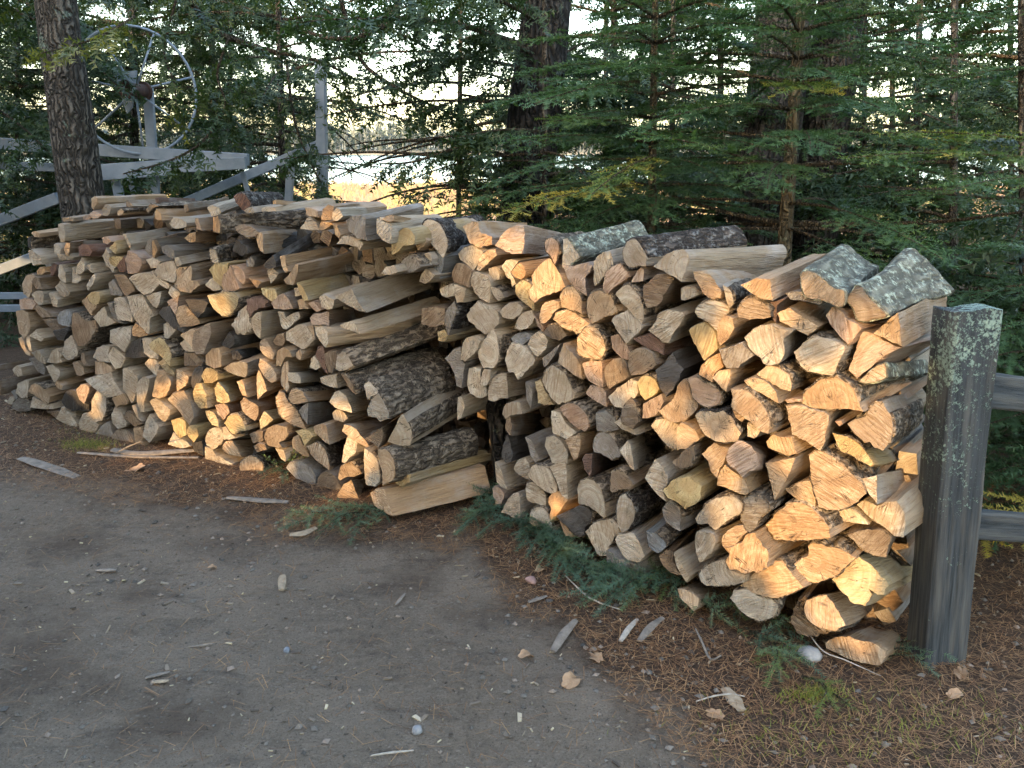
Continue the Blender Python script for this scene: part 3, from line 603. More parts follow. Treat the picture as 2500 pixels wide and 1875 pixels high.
o w 7;126,34 127,22 133,17 140,19 138,25 138,35;48,-6;orange sunlit rounded end on the top row
w w 8;138,35 138,26 142,20 146,22 150,30 143,36;42,-3;pale one beside the orange rounded end
g w 5;152,35 158,30 168,29 174,33 173,45 176,57 165,54 155,46;30,-10;slate-grey broad end near the top
w w 4;185,33 190,31 200,38 202,50 200,60 192,56 185,48;12,-3;upright whitish one near the top
o r 8;191,34 195,29 204,29 205,36 198,36;50,8;thin rusty slab on top
w a 0;104,42 108,35 113,30 120,36 123,45 115,45 104,44;6,-3;white quarter behind the long bark-topped log
t w 1;123,43 125,36 132,36 139,38 132,43 125,46;8,-3;brown scrap under the orange rounded end
t w 1;138,38 143,40 147,50 145,54 141,50;5,-2;thin curved edge
w a -1;142,60 148,52 158,52 170,57 172,60 167,67 165,63 150,60;8,-4;half disc in the shade near the top
w w 0;190,92 195,85 205,83 209,90 200,94;5,-2;stub behind the crossed logs
o w 3;73,14 76,12 77,17 74,17;48,3;thin red-brown stick lying on top
r k -4;31,9 35,5 41,6 46,10 50,17 47,23 43,26 38,21 33,15;40,-2;red-brown round at the back of the top
w w -3;2,20 8,18 14,20 18,26 15,30 7,30;40,-14;pale, at the back of the top
w w -2;42,24 46,21 51,20 55,26 45,27;10,-1;small pale scrap on top
w w -2;61,22 66,19 74,20 78,25 62,25;10,-1;small pale arch on top
n a 8;32,41 38,39 50,41 60,48 55,52 45,52 35,47;60,2;dark hollow-ended one under the long bark-topped log
t w -1;108,21 115,21 122,25 122,31 110,29;4,-3;flat piece on top
T 500 800 2.26
t w 3;59,18 61,13 65,11 70,19 75,28 74,35 68,33 61,26;12,-4;cracked, half lit
k w 3;18,18 24,8 27,4 32,12 31,18 27,23 20,20;15,-4;jet black
k w 3;28,25 35,24 41,32 38,35 30,34;42,-8;dark squared, with a curl of bark
g w 5;20,44 28,38 38,36 45,38 46,50 43,54 33,51 25,48;30,-8;flat grey wedge
y a 4;0,44 8,44 14,50 14,56 8,60 0,60 -4,52;10,-3;golden round
t w 5;58,40 59,33 65,36 72,42 77,50 77,58 73,60 66,55 61,48;12,-4;ribbed golden quarter
t w 4;77,30 80,24 86,21 92,25 94,32 88,31 85,36 82,42 77,41;16,-5;hook-shaped
t w 3;98,27 103,23 105,28 103,35 99,33;26,-2;small sunlit end
w w 4;113,43 115,33 118,30 122,35 125,43 120,46;5,-4;tiny pale wedge
r w 4;119,30 122,20 128,20 130,30 130,40 133,50 130,48 124,38;4,-3;narrow red wedge pointing down
n w 5;129,28 135,25 143,27 142,40 137,50 133,48 130,38;3,-3;rough brown wedge pointing down
w c 12;141,45 143,30 148,25 155,32 160,41 155,45 145,47;85,-30;pale-ended crossed log with flaky bark, mid height
t w 7;82,60 83,45 86,37 90,35 91,45 90,55 91,65 89,70 85,65;40,-2;tall thin sunlit one
w w 6;90,48 98,48 104,54 104,60 95,60 90,57;40,-4;shaded flat one
w w 6;124,54 132,52 142,50 143,60 144,65 135,64 126,60;25,-4;pale shark-fin shape
t w 4;56,50 58,45 62,52 65,60 67,68 62,73 57,78 56,65;10,-3;narrow ribbed triangle
t w 4;34,58 40,56 42,60 44,68 46,75 41,74 38,68 37,62;32,-8;small with a square shoulder
y w 6;10,65 14,58 20,65 25,72 28,80 20,82 13,80;40,-8;striped yellow with a shaded foot
p w 5;11,84 18,82 25,84 27,92 20,100 14,93;42,-8;small salmon-coloured
o w 6;38,80 42,75 50,80 58,85 58,95 54,101 46,96 41,90;45,-8;orange shield shape
y a 7;21,103 25,96 32,94 38,97 43,106 44,111 38,112 32,115 26,111;26,-6;yellowish half round with knots
y w 7;59,100 64,90 69,94 74,99 68,105 60,110;44,-10;pale, with a bright lit patch
t c 9;77,75 80,68 86,70 89,78 95,85 101,92 105,100 110,110 103,108 95,105 85,98 79,88;45,-5;great ribbed crescent lit by the sun
t a 11;89,76 93,68 100,66 106,70 112,80 104,82 95,83;55,-5;half moon nested in the great crescent
g a 10;101,90 106,84 112,81 111,105 105,97;50,-3;grey shaded log right of the great crescent
w a 10;134,80 140,70 145,67 152,74 158,85 159,92 150,90 140,86;42,-8;quarter with furrowed bark right of the crescent
w w 9;137,92 142,88 150,90 155,98 150,102 140,100;40,-10;small smooth white one
w c 12;172,62 176,58 186,66 188,72 180,74 176,78;62,-22;half-hidden crossed log above the stout one
w c 15;175,88 180,78 187,70 193,80 198,92 198,98 190,102 185,97 176,96;60,-25;stoutest crossed log with brown peeling bark
n w 8;64,117 68,108 78,105 88,107 90,115 85,122 80,124 84,130 70,128 65,122;25,-8;reddish-brown block, half lit
w w 6;0,120 5,110 12,108 19,110 20,120 15,128 9,132 2,127;10,-4;grey-white with a lit lower half
w w 6;19,108 22,106 26,112 30,116 34,119 26,121 20,121;8,-3;small pale triangle
t a 8;19,128 22,122 30,122 35,130 39,139 30,138 21,134;42,-4;sunlit, second from the ground
w a 8;9,138 15,139 24,144 30,147 29,154 18,156 12,148;20,-4;sunlit cup shape on the ground
t a 9;38,150 42,142 50,138 58,142 64,148 62,156 57,159 48,157 38,155;36,-5;golden round on the ground by the weed
y w 11;98,112 104,110 112,112 117,117 112,123 108,128 104,118;10,-3;yellow arrowhead
t a 10;117,107 125,104 131,105 133,115 135,127 130,124 124,118 118,112;34,-4;sunlit quarter with dark bark
t w 10;95,118 101,116 106,127 110,128 113,140 105,138 95,130 94,124;10,-3;sunlit, below the arrowhead
t a 12;110,128 118,124 125,126 131,135 135,150 134,154 125,147 115,138;38,-6;big sunlit almond with ridged bark
t w 12;148,112 150,104 158,106 165,112 172,120 178,128 181,132 170,127 158,120;42,-8;long lit sliver crossing two others
n w 13;172,120 182,115 192,107 192,120 188,130 182,125;30,-18;grey-brown fan under the stoutest crossed log
w w 12;148,145 150,130 154,117 160,118 165,125 163,135 155,142 151,147;28,-8;grey, with a sun stripe
w w 7;76,130 85,132 88,140 87,145 82,142;10,-3;small pale end near the ground
n w 7;52,128 58,125 64,126 66,132 56,135;8,-3;small brown end
n w 4;48,115 56,112 63,112 63,122 52,125;8,-3;squared brown end in shade
w w 6;0,128 8,131 12,138 9,147 0,143;4,-3;pale one at the foot of the stack
y w 5;0,90 4,89 10,92 14,100 15,108 8,105 3,98;30,-5;lit edge piece
n w 2;73,15 78,8 85,6 87,14 84,20 76,19;8,-3;brown nub
n c 10;147,50 153,53 160,62 162,72 156,66 152,58;80,-28;dark-barked crossed log
t w 4;0,30 8,22 15,22 18,30 18,42 10,44 1,40;10,-4;banded shade and sun
T 600 1000 2.712
w a 15;106,42 107,35 112,38 118,44 120,55 120,65 117,70 108,68 107,58;8,-4;pale crescent standing on end, half shaded
t c 15;119,40 119,36 126,36 131,42 134,52 133,62 128,66 123,68 123,58 120,48;64,-16;sunlit half moon with long furrowed bark behind
y w 20;134,66 138,56 142,53 146,58 149,58 147,65 140,70;60,-17;pale plank-like one slanting near the ground
t w 18;112,75 118,71 125,72 127,80 130,88 133,96 125,93 116,87;75,-20;broad board-like one lying on the ground
t w 13;81,86 83,75 88,67 95,63 98,70 102,80 102,85 96,84 88,80;30,-4;sunlit block on the ground, left of the board-like one
n w 12;63,70 65,60 72,55 78,58 84,66 86,72 80,72 70,70;12,-5;rounded stub on the ground
g w 9;36,52 40,47 50,47 58,52 63,60 63,68 55,66 45,62;12,-5;shaded grey half disc on the ground
n a 13;83,62 84,55 88,50 95,48 100,52 104,58 98,60 90,61 85,64;20,-2;comb-ribbed arch
T 30 460 0.394
w w 6;282,218 300,214 322,225 325,300 322,335 300,332 286,290;540,-60;very long grey squared one on the upper left
t w -6;490,60 505,53 525,62 525,90 512,110 500,135 490,120;180,25;at the back of the top, right of the big trunk
w w -4;553,135 575,98 600,100 615,120 605,150 590,172 560,168;120,10;pale block at the back of the top
t k -3;648,150 655,132 675,128 690,140 680,165 655,172;80,-5;small round on top, dark bark
p w -5;435,185 450,165 475,160 490,175 480,195 445,195;30,-5;pale scrap by the big trunk
p w -5;475,160 500,140 530,145 555,165 540,180 500,192;40,-5;dusky scrap by the big trunk
t w -5;310,180 350,178 380,182 380,205 312,205;80,-5;thin piece at the foot of the big trunk
t k 0;825,135 855,98 880,100 905,110 870,120 845,150;180,-5;lit tip with scaly bark on the top row
o w 3;882,145 893,120 915,150 928,195 900,198 883,185;30,-5;small fan lit by the sun on the top row
w w -2;970,215 1000,180 1050,190 1085,215 1080,240 1020,250 990,240;60,-5;pale blunt one on the top row
o w 3;1130,180 1150,185 1175,262 1145,250 1133,215;120,5;bright sharp end left of the long bark-topped log
n w -8;1060,100 1085,95 1095,130 1075,150 1062,130;260,-40;grey-brown one rising at the back of the top
r w -9;885,60 905,55 910,90 888,90;220,0;brown one farthest back on top
w w -6;732,95 745,92 750,110 735,115;120,15;thin pale one at the back of the top
n w -6;700,75 715,70 735,95 730,120 705,115;60,0;small brown one at the back of the top
t w 3;115,275 140,262 172,280 170,305 135,300;115,-8;thin one at the far left of the top
k k 2;95,305 112,300 115,370 98,365;170,-10;dark barked one at the far left, third from the top
w w 3;98,385 120,378 175,425 185,470 130,478 108,440;130,-20;pale kite shape at the far left
t a 2;60,600 80,550 110,530 135,545 150,565 125,590 120,640 100,680 70,655;30,-15;yellowish oval at the far left
o w 2;150,510 170,487 195,490 205,520 185,535 155,535;20,-8;small orange-lit bit, upper left
n a 3;118,575 140,545 165,555 185,625 150,625;110,-20;brown furrowed triangle, left side
r w 2;230,495 260,460 275,470 270,520 240,545;100,-12;dark red wedge, upper left
w w 3;283,540 290,475 305,475 330,515 330,585 300,570;100,-10;pale, with one lit facet, upper left
w w 3;370,585 372,485 390,520 425,545 425,570 400,590;100,-20;brown-sided with a pale foot
w w 4;392,500 430,425 445,445 448,510 425,530 395,530;100,-8;pale pointed cap shape
w w 4;450,480 480,465 490,520 475,510;110,-8;small triangular end
w w 3;262,610 295,575 330,600 358,640 355,660 325,672 290,655;110,-20;dove-grey rounded one
w w 4;225,650 245,645 280,690 280,735 250,730;150,-30;long pale tongue
w w 3;120,655 150,632 185,635 195,665 190,720 165,725 135,695;80,-20;white block with a dark flank, left side
p w 2;42,685 90,683 130,690 145,715 125,750 50,750;60,-8;flat pinkish one at the far left edge
n w 4;133,740 150,722 240,775 245,800 180,800;120,-25;flat brown-grey wedge, left side
t a 5;20,760 60,752 100,770 112,850 95,910 70,930 45,900 30,840;90,-8;tall cream oval at the far left edge
b w 3;278,800 300,760 350,750 370,775 355,860 320,850 285,840;100,-25;steel-blue one
n w 3;188,810 230,805 260,820 300,870 260,880 220,850;80,-15;striped brown one left of the steel-blue one
w a 4;105,915 145,875 160,910 200,925 180,950;120,-35;bird-shaped end with dark bark
k w 4;250,885 320,868 345,880 320,945 280,940;90,-10;dark square below the steel-blue one
n a 6;365,850 372,775 400,770 430,805 470,825 510,815 524,860 500,910 440,978 405,975 375,915;120,-25;large bowl-shaped brown face, left half
w w 3;255,345 280,340 300,370 295,415 262,405;80,0;small whitish block under the very long one
o w 5;320,370 330,335 358,338 355,390 345,418 322,400;220,-40;square sunlit end, upper left
w r 4;280,410 330,400 375,425 370,445 285,445;30,-5;splintered scrap, upper left
r w 3;410,360 440,345 470,350 495,395 480,420 415,420;120,-20;red-brown one, upper left
p w 6;555,305 590,298 612,330 590,350 560,335;90,-8;torn pink end
y w 6;598,370 640,325 652,380 640,410;90,-8;lit triangle above the hollow white one
w w 5;683,285 705,285 735,345 735,385 712,345;400,-60;long grey one with a thin lit end
w r 6;560,420 580,378 600,395 605,450 640,485 625,525 590,485;70,-10;hollow white, curved like a claw
y r 4;600,425 650,415 690,430 640,490 605,470;70,-10;splintery heart of the hollow white one
r w 4;645,480 690,420 700,440 705,520 665,520;15,-8;chocolate-brown wedge
p w 5;698,440 715,385 760,400 800,440 800,480 770,525 715,530;100,-15;purplish-brown block
g w 4;820,385 840,320 860,315 865,410 850,415;40,-5;narrow grey end
o w 5;865,320 875,320 900,380 880,435 868,430;220,-70;reddish torn-sided one
g w 6;922,360 960,350 1000,385 1010,430 985,435 930,400;120,-35;grey mushroom shape
o w 7;1060,310 1100,275 1138,270 1135,330 1100,335;200,-20;bright orange end with a shadowed flank, upper row
w w 8;1000,430 1030,425 1060,470 1020,485;190,-45;flat pale one lying over two others
w w 3;825,440 870,425 915,455 900,495 860,498;40,-8;light grey rounded one
w a 4;880,520 905,470 960,450 1000,450 1020,500 1010,575 990,585 950,570 900,550;10,-5;large weathered round
w w 2;860,505 895,550 950,575 975,600 960,625 915,600 880,560;10,-5;edge peeking under the large weathered round
t w 6;1000,600 1030,550 1105,475 1115,510 1110,570 1150,575 1165,600 1100,650 1040,640;100,-15;boot-shaped striped one
t w 3;1010,500 1040,485 1090,480 1050,530 1020,570;30,-8;lit scrap behind the boot shape
n w 4;630,535 690,530 720,560 755,620 755,640 705,672 680,640;15,-10;brown striped triangle
w w 5;720,555 760,530 850,528 900,560 912,600 870,640 820,662 770,620;15,-8;wide, with a grey-brown stain
g w 3;592,590 625,560 650,600 685,655 680,668 610,660;15,-8;grey one left of the striped triangle
y w 5;465,665 490,640 530,642 545,670 535,715 505,720 475,695;110,-8;golden oval end
w w 6;460,600 490,545 515,522 515,560 495,600 470,635;100,-5;white splinter edge
t w 4;430,695 460,670 480,710 530,720 500,760 490,790 460,750;60,-10;brown striped one under the golden oval
w w 5;500,800 560,735 575,728 590,790 640,830 600,850 545,860;80,-10;boat-shaped pale one
w w 5;628,680 670,670 700,685 725,740 745,800 740,825 690,820 655,815 635,760;10,-5;upright plank with fine stripes
g w 3;590,710 620,710 640,780 680,830 715,840 660,835 620,800;30,0;grey sliver left of the upright plank
w w 7;710,670 740,665 810,665 840,720 880,790 855,800 850,900 840,905 790,850 745,790;90,-20;largest block in the left stack, pitted white
w w 5;825,665 880,645 925,640 915,700 895,745 870,730;70,-12;kite shape right of the largest block
k w 4;905,770 930,735 970,725 990,770 1020,830 1060,870 1060,895 1000,870 950,820;10,-5;black wavy one
p w 4;955,700 1000,675 1030,670 1025,720 1015,790 985,750;60,-10;pinkish wedge by the black wavy one
k w 6;1068,690 1100,685 1180,690 1215,710 1190,760 1150,805 1110,760;80,-20;dark grey triangle pointing down
t a 5;1015,770 1030,730 1070,720 1110,765 1150,805 1170,840 1110,855 1040,860 1020,820;15,-10;golden-brown quarter under the dark triangle
w w 3;965,650 985,600 1035,640 1040,660 1000,685;20,-8;pale nub
o a 4;738,880 760,830 800,860 840,910 800,920 745,915;20,-5;orange-lit belly under the largest block
w w 3;935,840 960,825 1000,850 1010,880 970,935 940,925;60,-5;striped grey-white one
T 0 790 0.394
w w 6;680,115 680,40 740,25 815,15 812,90 790,140 770,180 740,150;40,-8;chalky end with wavy saw marks
t w 4;112,90 130,80 150,110 160,160 190,185 190,205 160,190 130,140;25,-5;curved lit edge at the far left
w w 4;160,80 175,70 185,95 195,175 180,170 165,120;120,-10;tall narrow one at the far left
w w 5;193,180 240,165 280,225 280,250 255,245 220,215;90,-15;flat wedge, lower left
w w 5;290,240 320,170 350,155 385,195 370,215 390,240 340,248;50,-10;roof-shaped pale one
w a 7;383,190 400,110 440,70 480,160 475,205 440,222 410,220;60,-20;bright white oval left of the bowl-shaped face's foot
g w 5;180,220 215,210 260,240 280,290 275,320 240,305;30,-8;grey slanting plate
w w 6;283,265 320,250 370,290 375,315 350,355 335,367 310,320;70,-10;white one with rippled stripes
t w 6;445,245 480,235 515,270 525,310 505,328 475,318;80,-10;sunlit barrel shape
w w 4;72,285 100,262 130,270 140,320 110,330 90,310;100,-8;pale round at the far left edge
w w 6;97,430 108,375 150,350 180,350 170,460 130,460;130,-30;square one at the lower far left
t a 7;172,420 190,385 230,375 270,410 310,450 305,490 290,500 230,455;110,-30;tan one with corky bark, lower left
t w 6;337,375 350,355 385,385 385,415 360,405;100,-15;half-lit triangle, lower left
w w 5;185,520 200,455 260,480 300,500 320,495 335,530 260,530;40,-8;pale wedge on the ground, lower left
g a 5;68,520 80,490 120,460 165,465 195,500 190,540 110,545;25,-5;grey dome on the ground, lower left
w w 3;40,490 60,455 90,460 85,490 65,505;20,-5;small one on the ground at the far left
g w 3;68,420 95,408 110,460 100,475;20,-5;grey slip at the far left
n w 3;288,545 330,540 375,540 350,585;20,-5;brown stub on the ground
k w 7;380,480 400,430 450,410 480,430 500,480 545,500 550,540 440,540 400,515;20,-5;jet-black half round near the ground
w w 7;345,590 380,520 400,516 450,580 480,620 475,648 400,620;80,-20;stony grey-white one on the ground
p w 8;470,410 500,380 530,375 555,390 550,430 520,500 490,470;60,0;peach-coloured egg above the jet-black one
w a 9;567,480 600,420 630,425 655,460 655,540 630,600 590,612 570,570;70,-5;white oval, half shaded, one above the ground
w w 8;485,620 510,560 560,545 590,600 615,630 600,660 570,690 500,670;25,-10;grey-white boulder-like one on the ground
g w 8;590,680 640,620 680,605 700,690 680,718 630,705;40,-10;grey lump on the ground
w w 7;690,560 710,520 740,530 780,610 775,640 735,655 700,620;60,-10;smooth shell shape
n w 9;690,700 720,660 770,655 810,675 830,720 820,765 760,765 700,740;20,-5;striped brown disc on the ground
n w 5;498,180 520,178 530,230 560,265 520,260 500,220;80,-8;brown grained nub
w w 5;577,210 600,150 640,135 680,140 670,190 680,240 620,235;20,-8;white, beside the folded wedge
w a 6;665,200 700,140 740,170 775,210 750,270 715,285 690,250;90,-10;folded wedge with strong stripes
k w 4;770,205 810,120 870,85 885,150 890,210 830,215;10,-5;dark striped slab
w w 5;880,90 935,90 950,150 985,190 980,220 930,215 890,180;15,-5;pinkish plate behind the yellow slice
y a 8;920,130 970,90 1010,100 1050,160 1060,215 1050,265 1020,230 980,190 935,160;80,-5;yellow slice with black bark
w w 5;895,250 920,215 970,225 990,270 970,330 930,290;20,-5;pale one under the yellow slice
y w 4;980,240 1010,218 1050,270 1080,300 1080,325 1030,300;30,-5;lit shard under the yellow slice
t w 4;590,235 640,232 690,270 700,295 620,320 590,315;20,-5;brown-striped plate
w w 7;520,345 600,325 690,300 710,360 760,430 770,435 700,455 660,452 580,400;80,-10;long shark-shaped grey-brown face
w w 7;760,400 760,280 800,270 845,330 850,380 830,480 815,495 790,450;110,-15;tall, shaded with a lit top corner
w w 7;845,400 850,370 890,330 925,340 920,400 890,490 900,545 870,550 850,500;90,-10;tall twisted one with banded light
t w 8;945,430 975,290 1010,285 1050,340 1060,380 1030,440 990,460 945,455;50,-10;squarish striped one
t w 6;1090,280 1130,290 1165,330 1150,390 1095,420;90,-10;pinkish lit square
k w 5;1180,370 1200,290 1230,260 1260,270 1250,340 1220,390 1195,405;30,-8;black leaf
y w 8;1195,430 1215,375 1250,370 1275,440 1285,525 1240,528 1205,480;90,-15;golden rounded rectangle
t w 9;1037,470 1070,430 1140,415 1170,470 1195,540 1195,590 1175,632 1140,590 1100,530;50,-8;large striped almond, lower middle
t w 6;690,460 740,440 770,430 800,480 790,500 740,505 720,520;20,-8;sunlit bit under the shark-shaped face
w w 9;925,480 960,460 1000,490 1055,535 1050,570 1020,612 980,580;90,-8;half-shaded kite
n r 7;765,580 790,540 830,570 880,620 830,640;50,0;rough brown cone
t w 8;815,510 840,500 860,580 880,610 850,590;50,-5;sunlit shard
y w 9;1060,600 1100,585 1150,600 1155,690 1110,708 1075,660;50,-8;small cupped one
y w 9;1158,660 1175,635 1220,635 1230,700 1200,740 1165,700;90,-20;small bright ochre one
w w 10;880,700 900,620 925,560 985,640 960,700 925,740;110,-12;tall sunlit one near the ground
t w 9;825,650 870,640 890,680 880,730 925,785 850,770 830,700;30,-5;sunlit foot beside the leaning stick
w w 7;1040,750 1070,675 1110,710 1160,735 1180,760 1130,775;30,-5;grey-white one on the ground
k w 7;1190,740 1250,725 1260,790 1255,815 1200,790;30,-5;dark block on the ground
t w 5;1115,70 1190,30 1210,40 1200,170 1175,130;20,-5;sunlit plate left of the big tan block
n w 8;1190,150 1200,60 1250,15 1300,-5 1310,60 1260,190 1215,190;100,-30;big tan block with a grained flank
w w 4;1112,120 1140,95 1190,130 1205,175 1150,175;20,-5;whitish plate
n w 3;1140,180 1200,178 1255,240 1240,262 1140,262;20,-5;brown recessed one
n w 3;-40,420 -30,360 0,350 10,400 0,440;110,-30;loose brown one lying at the left edge of the picture
n w 2;-60,300 -50,262 -20,258 -20,290;110,-8;upper loose one at the left edge of the picture
'''
# ---------------- the two stacks ----------------
FACE = [Vector((p[0], p[1])) for p in ((-4.2, 5.65), (-3.03, 4.97), (-1.78, 4.29), (-0.86, 3.80), (-0.57, 3.50), (-0.30, 3.60), (-0.06, 3.47), (0.395, 2.91), (0.745, 2.54), (1.16, 2.35), (1.6, 2.10))]
def face_hit(x, y, fwd=0.0):
    r = ray(x, y); a = math.atan2(r.x, r.y)
    for p, q in zip(FACE, FACE[1:]):
        if math.atan2(p.x, p.y) <= a <= math.atan2(q.x, q.y):
            e = q - p; den = r.x * e.y - r.y * e.x; t = (p.x * e.y - p.y * e.x) / den
            nrm = Vector((-e.y, e.x)).normalized()          # pointing into the stack
            P = EYE + r * t; P = EYE + (P - EYE) * (1 - fwd / t)
            return P, Vector((nrm.x, nrm.y, 0))
    return None
SMN = [(-3.0, (0.50, 0.86)), (-1.8, (0.52, 0.855)), (-0.7, (0.55, 0.83)), (0.0, (0.70, 0.71)), (0.6, (0.66, 0.75)), (1.4, (0.62, 0.78))]
def stack_dir(x):
    for (a, n1), (b, n2) in zip(SMN, SMN[1:]):
        if x <= b:
            t = max(0, (x - a) / (b - a)); v = Vector((n1[0] * (1 - t) + n2[0] * t, n1[1] * (1 - t) + n2[1] * t, 0)); return v.normalized()
    return Vector((*SMN[-1][1], 0)).normalized()
def refine(P, step, allround=False):
    """P list of 2D pts -> list of (pt, curved flag of the edge that starts there)"""
    n = len(P); turn = []
    for i in range(n):
        a = P[i] - P[i - 1]; b = P[(i + 1) % n] - P[i]
        turn.append(abs(a.angle(b)) if a.length > 1e-6 and b.length > 1e-6 else 0)
    curved = []
    for i in range(n):
        j = (i + 1) % n
        curved.append(turn[i] < R(48) and turn[j] < R(62) or turn[j] < R(48) and turn[i] < R(62))
    # keep only runs of at least two curved edges
    cur = [curved[i] and (curved[i - 1] or curved[(i + 1) % n]) for i in range(n)]
    if allround: cur = [True] * n; turn = [0] * n
    out = []
    for i in range(n):
        p0, p1, p2, p3 = P[i - 1], P[i], P[(i + 1) % n], P[(i + 2) % n]
        k = max(1, int((p2 - p1).length / step))
        for s in range(k):
            t = s / k
            if cur[i]:
                m0 = (p2 - p0) * 0.5 if turn[i] < R(48) else (p2 - p1); m1 = (p3 - p1) * 0.5 if turn[(i + 1) % n] < R(48) else (p2 - p1)
                q = p1 * (2 * t ** 3 - 3 * t * t + 1) + m0 * (t ** 3 - 2 * t * t + t) + p2 * (-2 * t ** 3 + 3 * t * t) + m1 * (t ** 3 - t * t)
            else: q = p1.lerp(p2, t)
            out.append((q, cur[i]))
    return out
def make_log(rec, rnd, rem_=''):
    col, side, dep, pts, tail, s = rec
    cx = sum(p[0] for p in pts) / len(pts); cy = sum(p[1] for p in pts) / len(pts)
    hit = face_hit(cx, cy, dep * 0.0045)
    if hit is None: return None
    P, nrm = hit; L = rnd.uniform(0.36, 0.43)
    if s > 1 and 640 < cy and 770 < cx < 1012 and math.hypot(*tail) > 100: tail = (tail[0] * 1.22, tail[1] * 1.18)
    tl = math.hypot(*tail)
    if tl > 78:
        L = 0.50; q = ray(cx + tail[0], cy + tail[1]); p = P - EYE
        A = q.dot(q); B = -2 * q.dot(p); C_ = p.dot(p) - L * L; D = B * B - 4 * A * C_
        t = (-B + math.sqrt(D)) / (2 * A) if D > 0 else -B / (2 * A)
        d = q * t - p; L = min(0.62, d.length); d.normalize()
    else:
        d = stack_dir(P.x); a = rnd.gauss(0, R(5)); d = Vector((d.x * math.cos(a) - d.y * math.sin(a), d.x * math.sin(a) + d.y * math.cos(a), rnd.gauss(0, 0.035))).normalized()
    view = (P - EYE).normalized(); nf = (d + view * 0.25 + Vector((0, 0, rnd.gauss(0, 0.05)))).normalized()
    k = 0
    while nf.dot(view) < 0.56 and k < 20: nf = (nf + view * 0.12).normalized(); k += 1
    F3 = []
    for x, y in pts:
        r = ray(x, y); t = (P - EYE).dot(nf) / r.dot(nf); F3.append(EYE + r * t)
    # local frame, z along the log
    z = d; x = z.cross(Vector((0, 0, 1))).normalized(); y = z.cross(x)
    # x right-handed: x,y,z
    Mx = Matrix((x, y, z)).transposed(); inv = Mx.transposed()
    loc = [inv @ (f - P) for f in F3]
    P2 = [Vector((q.x, q.y)) for q in loc]
    area = 0.5 * sum(P2[i - 1].x * P2[i].y - P2[i].x * P2[i - 1].y for i in range(len(P2)))
    if area < 0: loc.reverse(); P2.reverse()
    # plane z(x,y)
    nl = inv @ nf; zf = lambda p: -(nl.x * p.x + nl.y * p.y) / nl.z
    O = refine(P2, 0.011, side == 'l'); n = len(O); seed = rnd.uniform(0, 1)
    sz = math.sqrt(abs(area))
    ctr = Vector((sum(o[0].x for o in O) / n, sum(o[0].y for o in O) / n))
    if side == 'w': flags = [False] * n
    elif side in 'lkc': flags = [True] * n if not any(o[1] for o in O) or side == 'l' else [o[1] for o in O]
    elif side == 'r': flags = [False] * n
    else: flags = [o[1] for o in O]
    if side in 'kc' and sum(flags) < n * 0.5:       # bark on the upper half
        flags = [f or (o[0].y - ctr.y) < 0 for f, o in zip(flags, O)]
    # y axis here points down or up?
    upsign = 1 if y.z > 0 else -1
    if side in 'kc': flags = [f or (o[0].y - ctr.y) * upsign > 0.1 * sz for f, o in zip(flags, O)]
    # pith: sharp corner opposite the bark, else a random place
    if any(flags) and not all(flags):
        bc = Vector((0, 0)); m = 0
        for o, f in zip(O, flags):
            if f: bc += o[0]; m += 1
        bc /= m; pith = ctr + (ctr - bc) * 1.3
    else: pith = ctr + Vector((rnd.uniform(-1, 1), rnd.uniform(-1, 1))) * sz * 0.7
    jag = 0.0022 + (0.005 if side == 'r' else 0) + sz * 0.012
    rings = [0.0, 0.004] + [L * q for q in (0.12, 0.27, 0.43, 0.6, 0.8, 1.0)]
    V = []; F = []; mi = []
    bend = Vector((rnd.gauss(0, 0.010), rnd.gauss(0, 0.010))); tw = rnd.gauss(0, 0.05); flare = 1.75 if 'flared' in rem_ else 1.1 if side == 'l' else rnd.uniform(0.93, 1.06)
    j0 = [jag * 1.6 * noise.noise(Vector((o[0].x * 60, o[0].y * 60, seed * 50))) for o in O]
    relief = 0.012 if side == 'r' else 0.0025
    for ri, t in enumerate(rings):
        u = t / L; sc = 1 + (flare - 1) * u * (u if flare > 1.5 else 1)
        if ri == 0: sc = 1 - 0.0022 / max(sz, 0.02)
        for i, (p, f) in enumerate(O):
            r_ = p - ctr; nn = noise.noise(Vector((p.x * 26, p.y * 26, t * 7 + seed * 90))) * (0.0 if ri == 0 else 0.0045) * (1 + sz * 4)
            ln = max(r_.length, 1e-4); r2 = r_ * (1 + (j0[i] + nn) / ln) * sc
            a = tw * u; r2 = Vector((r2.x * math.cos(a) - r2.y * math.sin(a), r2.x * math.sin(a) + r2.y * math.cos(a)))
            q = ctr + r2 + bend * u * u
            zz = zf(p) * (1 - u) + t
            if ri == 0: zz += relief * noise.noise(Vector((p.x * 45, p.y * 45, seed * 31)))
            V.append((q.x, q.y, zz))
    for ri in range(len(rings) - 1):
        for i in range(n):
            j = (i + 1) % n; F.append((ri * n + i, ri * n + j, (ri + 1) * n + j, (ri + 1) * n + i)); mi.append(1)
    F.append(tuple(range(n))[::-1]); mi.append(0); b0 = (len(rings) - 1) * n; F.append(tuple(range(b0, b0 + n))); mi.append(0)
    res = dict(V=V, F=F, mi=mi, seed=seed, pith=pith, M=Mx, P=P, area=abs(area), tint=TINT[col], L=L, px=(cx, cy))
    # bark: a shell of its own over the rounded run(s)
    res['bark'] = None
